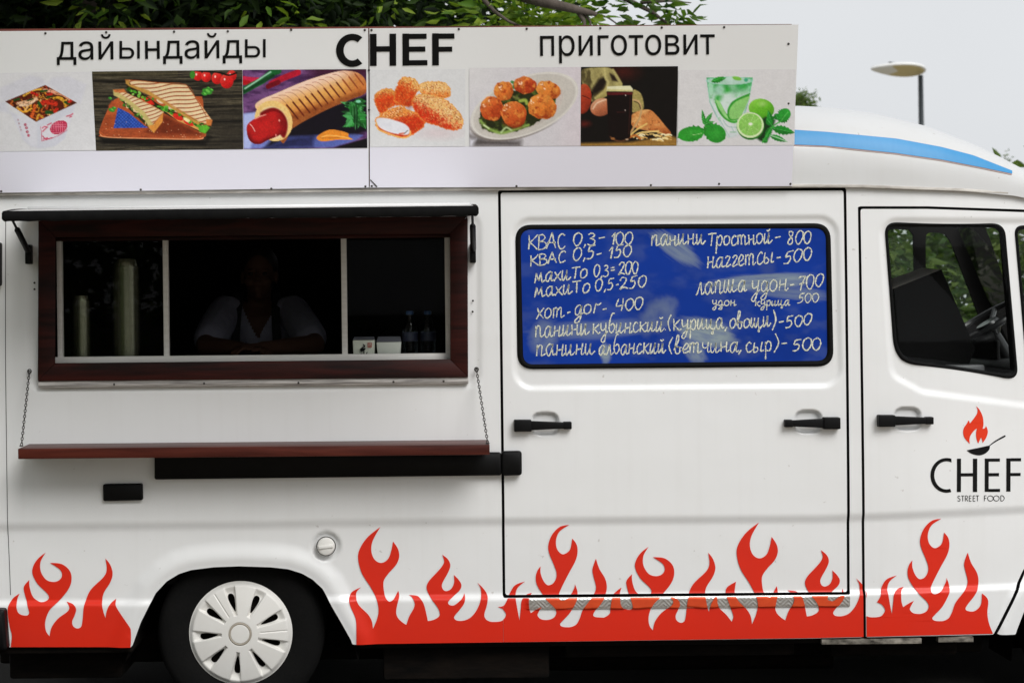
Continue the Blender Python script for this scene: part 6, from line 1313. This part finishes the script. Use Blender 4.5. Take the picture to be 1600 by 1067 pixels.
# ---------------------------------------------------------------- trees
def leaf_mat(name, c, c2, tl, pos=.15):
    m = bpy.data.materials.new(name); m.use_nodes = True; n, l = nodes_of(m); p = n['Principled BSDF']; p.inputs['Roughness'].default_value = .6; p.inputs['Specular IOR Level'].default_value = .25
    ge = n.new('ShaderNodeNewGeometry'); cr = n.new('ShaderNodeValToRGB'); e = cr.color_ramp.elements; e[0].color = (*c, 1); e[1].color = (*c2, 1); e[0].position = pos; l.new(ge.outputs['Random Per Island'], cr.inputs['Fac']); l.new(cr.outputs['Color'], p.inputs['Base Color'])
    t = n.new('ShaderNodeBsdfTranslucent'); br = n.new('ShaderNodeVectorMath'); br.operation = 'MULTIPLY'; br.inputs[1].default_value = tl; l.new(cr.outputs['Color'], br.inputs[0]); l.new(br.outputs[0], t.inputs['Color'])
    mx = n.new('ShaderNodeMixShader'); mx.inputs[0].default_value = .38; l.new(p.outputs[0], mx.inputs[1]); l.new(t.outputs[0], mx.inputs[2]); l.new(mx.outputs[0], n['Material Output'].inputs['Surface']); return m
M['leaf'] = leaf_mat('shaded_ash_leaf', (.008, .018, .005), (.060, .115, .020), (1.5, 1.8, .6), .42); M['leaf2'] = leaf_mat('bright_ash_leaf', (.09, .19, .02), (.28, .38, .045), (1.4, 1.5, .5)); M['leaf3'] = leaf_mat('bush_leaf', (.05, .10, .02), (.16, .22, .05), (1.3, 1.5, .6))  # crown leaf colour darkened for canopy shade; leaf2 is a brighter copy
M['leaf_mid'] = leaf_mat('mid_ash_leaf', (.028, .07, .012), (.12, .20, .03), (1.5, 1.8, .6), .2)
M['bark'] = mat('bark', (.07, .055, .043), .9, var=.7, vscale=14, vcol=(.15, .12, .10), bump=.6, bscale=40, stretch=(1, 1, .3))
def leaves(name, C, L, m, parent, droop=.5, seed=1, wide=.30, out=None):
    """lance-shaped leaves, folded along the rib: C centres, L lengths"""
    g = np.random.default_rng(seed); n = len(C); d = g.normal(size=(n, 3)); d[:, 2] = d[:, 2] * .5 - droop
    if out is not None: d += out * .9
    d /= np.linalg.norm(d, axis=1, keepdims=True); r = g.normal(size=(n, 3)); s = np.cross(d, r); s /= np.linalg.norm(s, axis=1, keepdims=True); nn = np.cross(s, d)
    L = L[:, None]; w = L * wide * g.uniform(.75, 1.2, (n, 1)); fold = w * .35; cv = L * g.uniform(-.12, .16, (n, 1))
    pts = [C, C + d * L * .32 + s * w * .5 + nn * fold, C + d * L * .32, C + d * L * .32 - s * w * .5 + nn * fold, C + d * L * .68 + s * w * .36 + nn * (fold * .7 + cv * .5), C + d * L * .68 + nn * cv * .5, C + d * L * .68 - s * w * .36 + nn * (fold * .7 + cv * .5), C + d * L + nn * cv * -1.0]
    V = np.stack(pts, 1).reshape(-1, 3); base = (np.arange(n) * 8)[:, None]
    T = np.array([[0, 1, 2], [0, 2, 3], [4, 7, 5], [5, 7, 6]]); Q4 = np.array([[1, 4, 5, 2], [2, 5, 6, 3]])
    me = bpy.data.meshes.new(name); tri = (base[:, :, None] + T[None]).reshape(-1, 3); qd = (base[:, :, None] + Q4[None]).reshape(-1, 4)
    me.vertices.add(len(V)); me.vertices.foreach_set('co', V.ravel()); lp_ = np.concatenate([tri.ravel(), qd.ravel()]); me.loops.add(len(lp_)); me.loops.foreach_set('vertex_index', lp_)
    ls = np.concatenate([np.arange(len(tri)) * 3, len(tri) * 3 + np.arange(len(qd)) * 4]); me.polygons.add(len(ls)); me.polygons.foreach_set('loop_start', ls); me.update(calc_edges=True); me.validate()
    return link(name, me, m, parent)
def branch_path(a, b, k=6, wob=.12, seed=0):
    r_ = random.Random(seed); a, b = Vector(a), Vector(b); L = (b - a).length; P = []
    for i in range(k + 1): t = i / k; P.append(a.lerp(b, t) + Vector((r_.uniform(-1, 1), r_.uniform(-1, 1), r_.uniform(-.6, .6) + .8 * math.sin(math.pi * t))) * wob * L * .5 * (0 < i < k))
    return P
def crown_points(cen, rad, ncl, per, cr, seed):
    g = np.random.default_rng(seed); d = g.normal(size=(ncl, 3)); d /= np.linalg.norm(d, axis=1, keepdims=True); r = g.uniform(.25, 1, (ncl, 1)) ** .55; K = np.array(cen) + d * r * np.array(rad)
    q = g.normal(size=(ncl, per, 3)) * np.array([1, 1, .7]) * cr * g.uniform(.6, 1.3, (ncl, 1, 1)); P = (K[:, None] + q).reshape(-1, 3); return K, P, (q / np.maximum(np.linalg.norm(q, axis=2, keepdims=True), 1e-6)).reshape(-1, 3)
def tree(name, label, base, fork, cen, rad, ncl, per, cr, ll, m, r0, seed, group=None, wide=.3, cat='tree', limbs=14):
    t = thing(name, label, cat, base, group); b = Vector(base); f = Vector(fork); g = np.random.default_rng(seed + 50); mb = MB(); P = branch_path(b, f, 6, .05, seed); mb.tube(P, [r0 * (1.25 - .5 * i / 6) for i in range(7)], 12)
    K, C, o_ = crown_points(cen, rad, ncl, per, cr, seed)
    for k in K[:limbs]: P = branch_path(f, k, 6, .16, int(seed * 100 + k[0] * 97)); mb.tube(P, [r0 * (.55 - .46 * i / 6) for i in range(7)], 7)
    mb.build('trunk', M['bark'], t, True); leaves('crown', C, g.uniform(.7, 1.25, len(C)) * ll, m, t, .55, seed, wide, o_); return t
# the big ash behind the truck: a dense crown over its rear half, limbs reaching right along the sign's top
ash = tree('ash_tree', 'big leafy tree behind the sign, its dark crown over the truck', (-2.4, 4.6, 0), (-2.2, 4.3, 2.6), (-2.45, 4.0, 4.6), (2.35, 1.8, 2.1), 330, 110, .26, .135, M['leaf'], .19, 3, limbs=30)
K_, C_, O_ = crown_points((-1.95, 4.1, 3.45), (2.15, 1.2, .75), 180, 120, .24, 37); leaves('crown', C_, np.random.default_rng(6).uniform(.7, 1.25, len(C_)) * .13, M['leaf'], ash, .55, 35, .3, O_)
K_, C_, O_ = crown_points((-2.9, .6, 4.9), (2.3, 3.0, 1.25), 150, 90, .30, 33); leaves('crown', C_, np.random.default_rng(5).uniform(.7, 1.25, len(C_)) * .14, M['leaf'], ash, .55, 34, .3, O_)
mb = MB()
for k in K_[:16]: mb.tube(branch_path((-2.2, 4.3, 2.7), k, 7, .14, int(k[0] * 91)), [.085 - .011 * i for i in range(8)], 7)
mb.build('limb', M['bark'], ash, True)
leaves_dark = None
def sprays(spec, m, seed, ll=.105):
    g = np.random.default_rng(seed); P = []; O_ = []
    for px, py, y, n, r in spec:
        c = np.array(pt(px, py, y)); q = g.normal(size=(n, 3)) * np.array([1, .8, .62]) * r; P.append(c + q); O_.append(q / np.maximum(np.linalg.norm(q, axis=1, keepdims=True), 1e-6))
    P = np.concatenate(P); return leaves('leaf_sprays', P, g.uniform(.6, 1.2, len(P)) * ll, m, ash, .55, seed, .31, np.concatenate(O_))
sprays([(px, py, y, 34, .17) for px, py, y in ((30, 5, 3.0), (110, 25, 2.8), (180, 0, 3.2), (250, 20, 3.4), (330, 10, 3.0), (400, 30, 3.2), (460, 5, 2.9), (520, 25, 3.3), (590, -10, 3.1), (640, 5, 3.0), (690, 10, 3.4), (720, 30, 3.2), (60, 40, 3.8), (300, 38, 3.9), (480, 40, 3.8), (660, 38, 3.9))], M['leaf'], 11)
sprays([(775, 36, 2.55, 30, .07), (845, 40, 2.5, 40, .08), (815, 40, 2.5, 36, .08), (880, 42, 2.5, 16, .05), (150, 10, 2.5, 16, 0.10), (190, 14, 2.5, 8, 0.07), (410, 0, 2.6, 10, 0.09), (462, 36, 2.6, 9, 0.07), (425, 42, 2.6, 5, 0.05), (600, 10, 2.7, 9, 0.09), (612, 20, 2.7, 5, 0.06), (770, 35, 2.6, 68, 0.12), (805, 12, 2.7, 68, 0.13), (835, 28, 2.6, 104, 0.15), (860, 38, 2.6, 88, 0.12), (890, 40, 2.6, 42, 0.08), (880, 5, 2.8, 26, 0.09)], M['leaf2'], 12)
sprays([(800, 8, 3.3, 40, 0.17), (752, 8, 3.3, 70, 0.17), (935, 12, 2.8, 21, 0.11), (955, 22, 2.8, 15, 0.10), (915, 0, 2.8, 15, 0.09), (990, 8, 2.8, 15, 0.11), (1000, 26, 2.8, 11, 0.09), (1030, 14, 2.8, 19, 0.11), (1015, 38, 2.8, 15, 0.07), (1050, 32, 2.8, 12, 0.08), (1058, 10, 2.8, 12, 0.08), (1070, 38, 2.8, 4, 0.04)], M['leaf_mid'], 13)
mb = MB()
for path, r in (([(660, -120, 3.3), (760, -22, 2.7), (850, 4, 2.35), (895, 14, 2.32), (932, 23, 2.3)], (.05, .040, .030, .023, .012)), ([(900, 14, 2.33), (912, 32, 2.32), (914, 62, 2.3)], (.016, .012, .008)), ([(908, 16, 2.33), (922, 34, 2.32), (925, 50, 2.3)], (.008, .006, .004)),
                ([(745, -14, 2.45), (756, 0, 2.4), (772, 18, 2.38), (795, 34, 2.36), (830, 48, 2.35)], (.016, .013, .010, .007, .004)), ([(930, 22, 2.8), (950, 28, 2.8), (970, 42, 2.8)], (.008, .005, .003)), ([(880, -40, 2.9), (960, -10, 2.85), (1020, 20, 2.8), (1052, 45, 2.8)], (.03, .018, .010, .005)), ([(1000, 5, 2.82), (1045, 2, 2.8), (1080, 5, 2.8)], (.010, .006, .003))):
    P = [V3(*q) for q in path]; mb.tube(P, list(r), 8)
mb.build('limb', M['bark'], ash, True)
# bushes and small trees behind the truck, seen through the cab windows and past the sign
for i, (x, y, h, rx, lab) in enumerate(((2.6, 6.6, 2.35, 1.3, 'loose light green bush seen through the cab rear window'), (4.3, 7.2, 2.5, 1.4, 'green bush seen through the cab front window'), (6.4, 7.8, 1.75, 1.5, 'green bush seen past the windscreen pillar'), (8.8, 9.5, 2.4, 1.6, 'bush at the far right behind the truck nose'), (.6, 8.4, 2.6, 1.5, 'bush hidden behind the middle of the truck'))):
    tree('bush', lab, (x, y, 0), (x, y, .5), (x, y, h * .55), (rx, 1.0, h * .45), 120, 90, .24, .12, M['leaf3'], .05, 40 + i, 'bushes behind the truck', .34, 'bush', 8)
q = V3(1250, 150, 21); tree('poplar_tree', 'distant small tree top showing just right of the sign edge', (q.x, 21, 0), (q.x, 21, q.z - .9), (q.x, 21, q.z - .22), (.15, .25, .33), 34, 30, .07, .09, M['leaf3'], .05, 61)
q = V3(1566, 246, 21); tree('poplar_tree', 'distant thin tree tip above the sloping roof at the right', (q.x, 21, 0), (q.x, 21, q.z - .7), (q.x, 21, q.z - .2), (.09, .2, .26), 20, 12, .06, .07, M['leaf3'], .03, 62)
tree('bush', 'unseen rounded bush added to shade the truck rear corner', (-3.1, -2.3, .11), (-3.1, -2.3, .4), (-3.1, -2.3, 1.0), (1.1, .8, .85), 110, 90, .2, .09, M['leaf3'], .04, 71, None, .34, 'bush', 8)  # added out of view to block light on the truck's lower left
# unseen trees added behind the camera: they shade the lower sky and show in the glass
for i, (x, y) in enumerate(((-8.6, -9.5), (-4.1, -9.0), (3.5, -24), (11, -22))):
    tree('shade_tree', 'unseen leafy tree added behind the viewer to shade the truck, mirrored in its windows', (x, y, 0), (x, y, 2), (x, y, 4.2), (3.1, 1.6, 2.7), 90, 110, .5, .22, M['leaf3'], .2, 80 + i, 'unseen trees added to shade the truck', .4, 'tree', 8)

# ---------------------------------------------------------------- street lamp
LX = 25.0; lp0 = V3(1441, 118, LX); lamp = thing('street_lamp', 'slim dark street lamp with a flat oval head above the cab roof', 'street lamp', (lp0.x, LX, 0))
u_ = .00247 * (D + LX) / D
mb = MB(); mb.tube([(lp0.x, LX, 0), (lp0.x - .02, LX, lp0.z * .5), (lp0.x - .03, LX, lp0.z)], [.065, .055, .042], 12); mb.build('pole', mat('dark_grey_metal', (.02, .026, .03), .4, .3, var=.2), lamp, True)
hd = V3(1400, 113, LX); mb = MB(); vs = []; fs = []; n_ = 36
RX, RY = 43 * u_, .30
def lh(a, r, h):
    w = RY * (1 - .45 * (1 - math.cos(a)) / 2 * (1 - .2 * math.cos(a))); return Vector((RX * r * math.cos(a), w * r * math.sin(a), h))
tl = Matrix.Translation(V3(1403.5, 111, LX)) @ Matrix.Rotation(math.radians(3.0), 4, 'Y') @ Matrix.Rotation(math.radians(-19), 4, 'X')
prof = [(0, -.008), (.55, -.010), (.90, -.006), (.93, .0), (1, .012), (.97, .05), (.7, .085), (0, .10)]
for r, h in prof:
    for k in range(n_): vs.append(tl @ lh(2 * math.pi * k / n_, r, h))
for i in range(len(prof) - 1):
    for k in range(n_): fs.append((i * n_ + k, i * n_ + (k + 1) % n_, (i + 1) * n_ + (k + 1) % n_, (i + 1) * n_ + k))
mb.add(vs, fs); mb.mi = [1 if (i < 3 * n_ and math.cos(2 * math.pi * ((i % n_) + .5) / n_) > -.35) else 0 for i in range(len(fs))]
mb.build('lamp_head', [mat('pale_grey_metal', (.80, .80, .78), .4, var=.1), mat('yellowed_diffuser', (.62, .52, .26), .5, var=.15)], lamp, 'auto')
mb = MB(); mb.tube([V3(1389, 98, LX), V3(1400, 101, LX), V3(1420, 103, LX), V3(1438, 106, LX)], [.016, .03, .03, .02], 8); mb.tube([V3(1389, 98, LX), V3(1390, 106, LX)], .014, 8); mb.tube([V3(1377, 107, LX), V3(1388, 108, LX)], .012, 8); mb.build('lamp_bracket', mat('dark_bracket', (.02, .026, .03), .4), lamp, True)
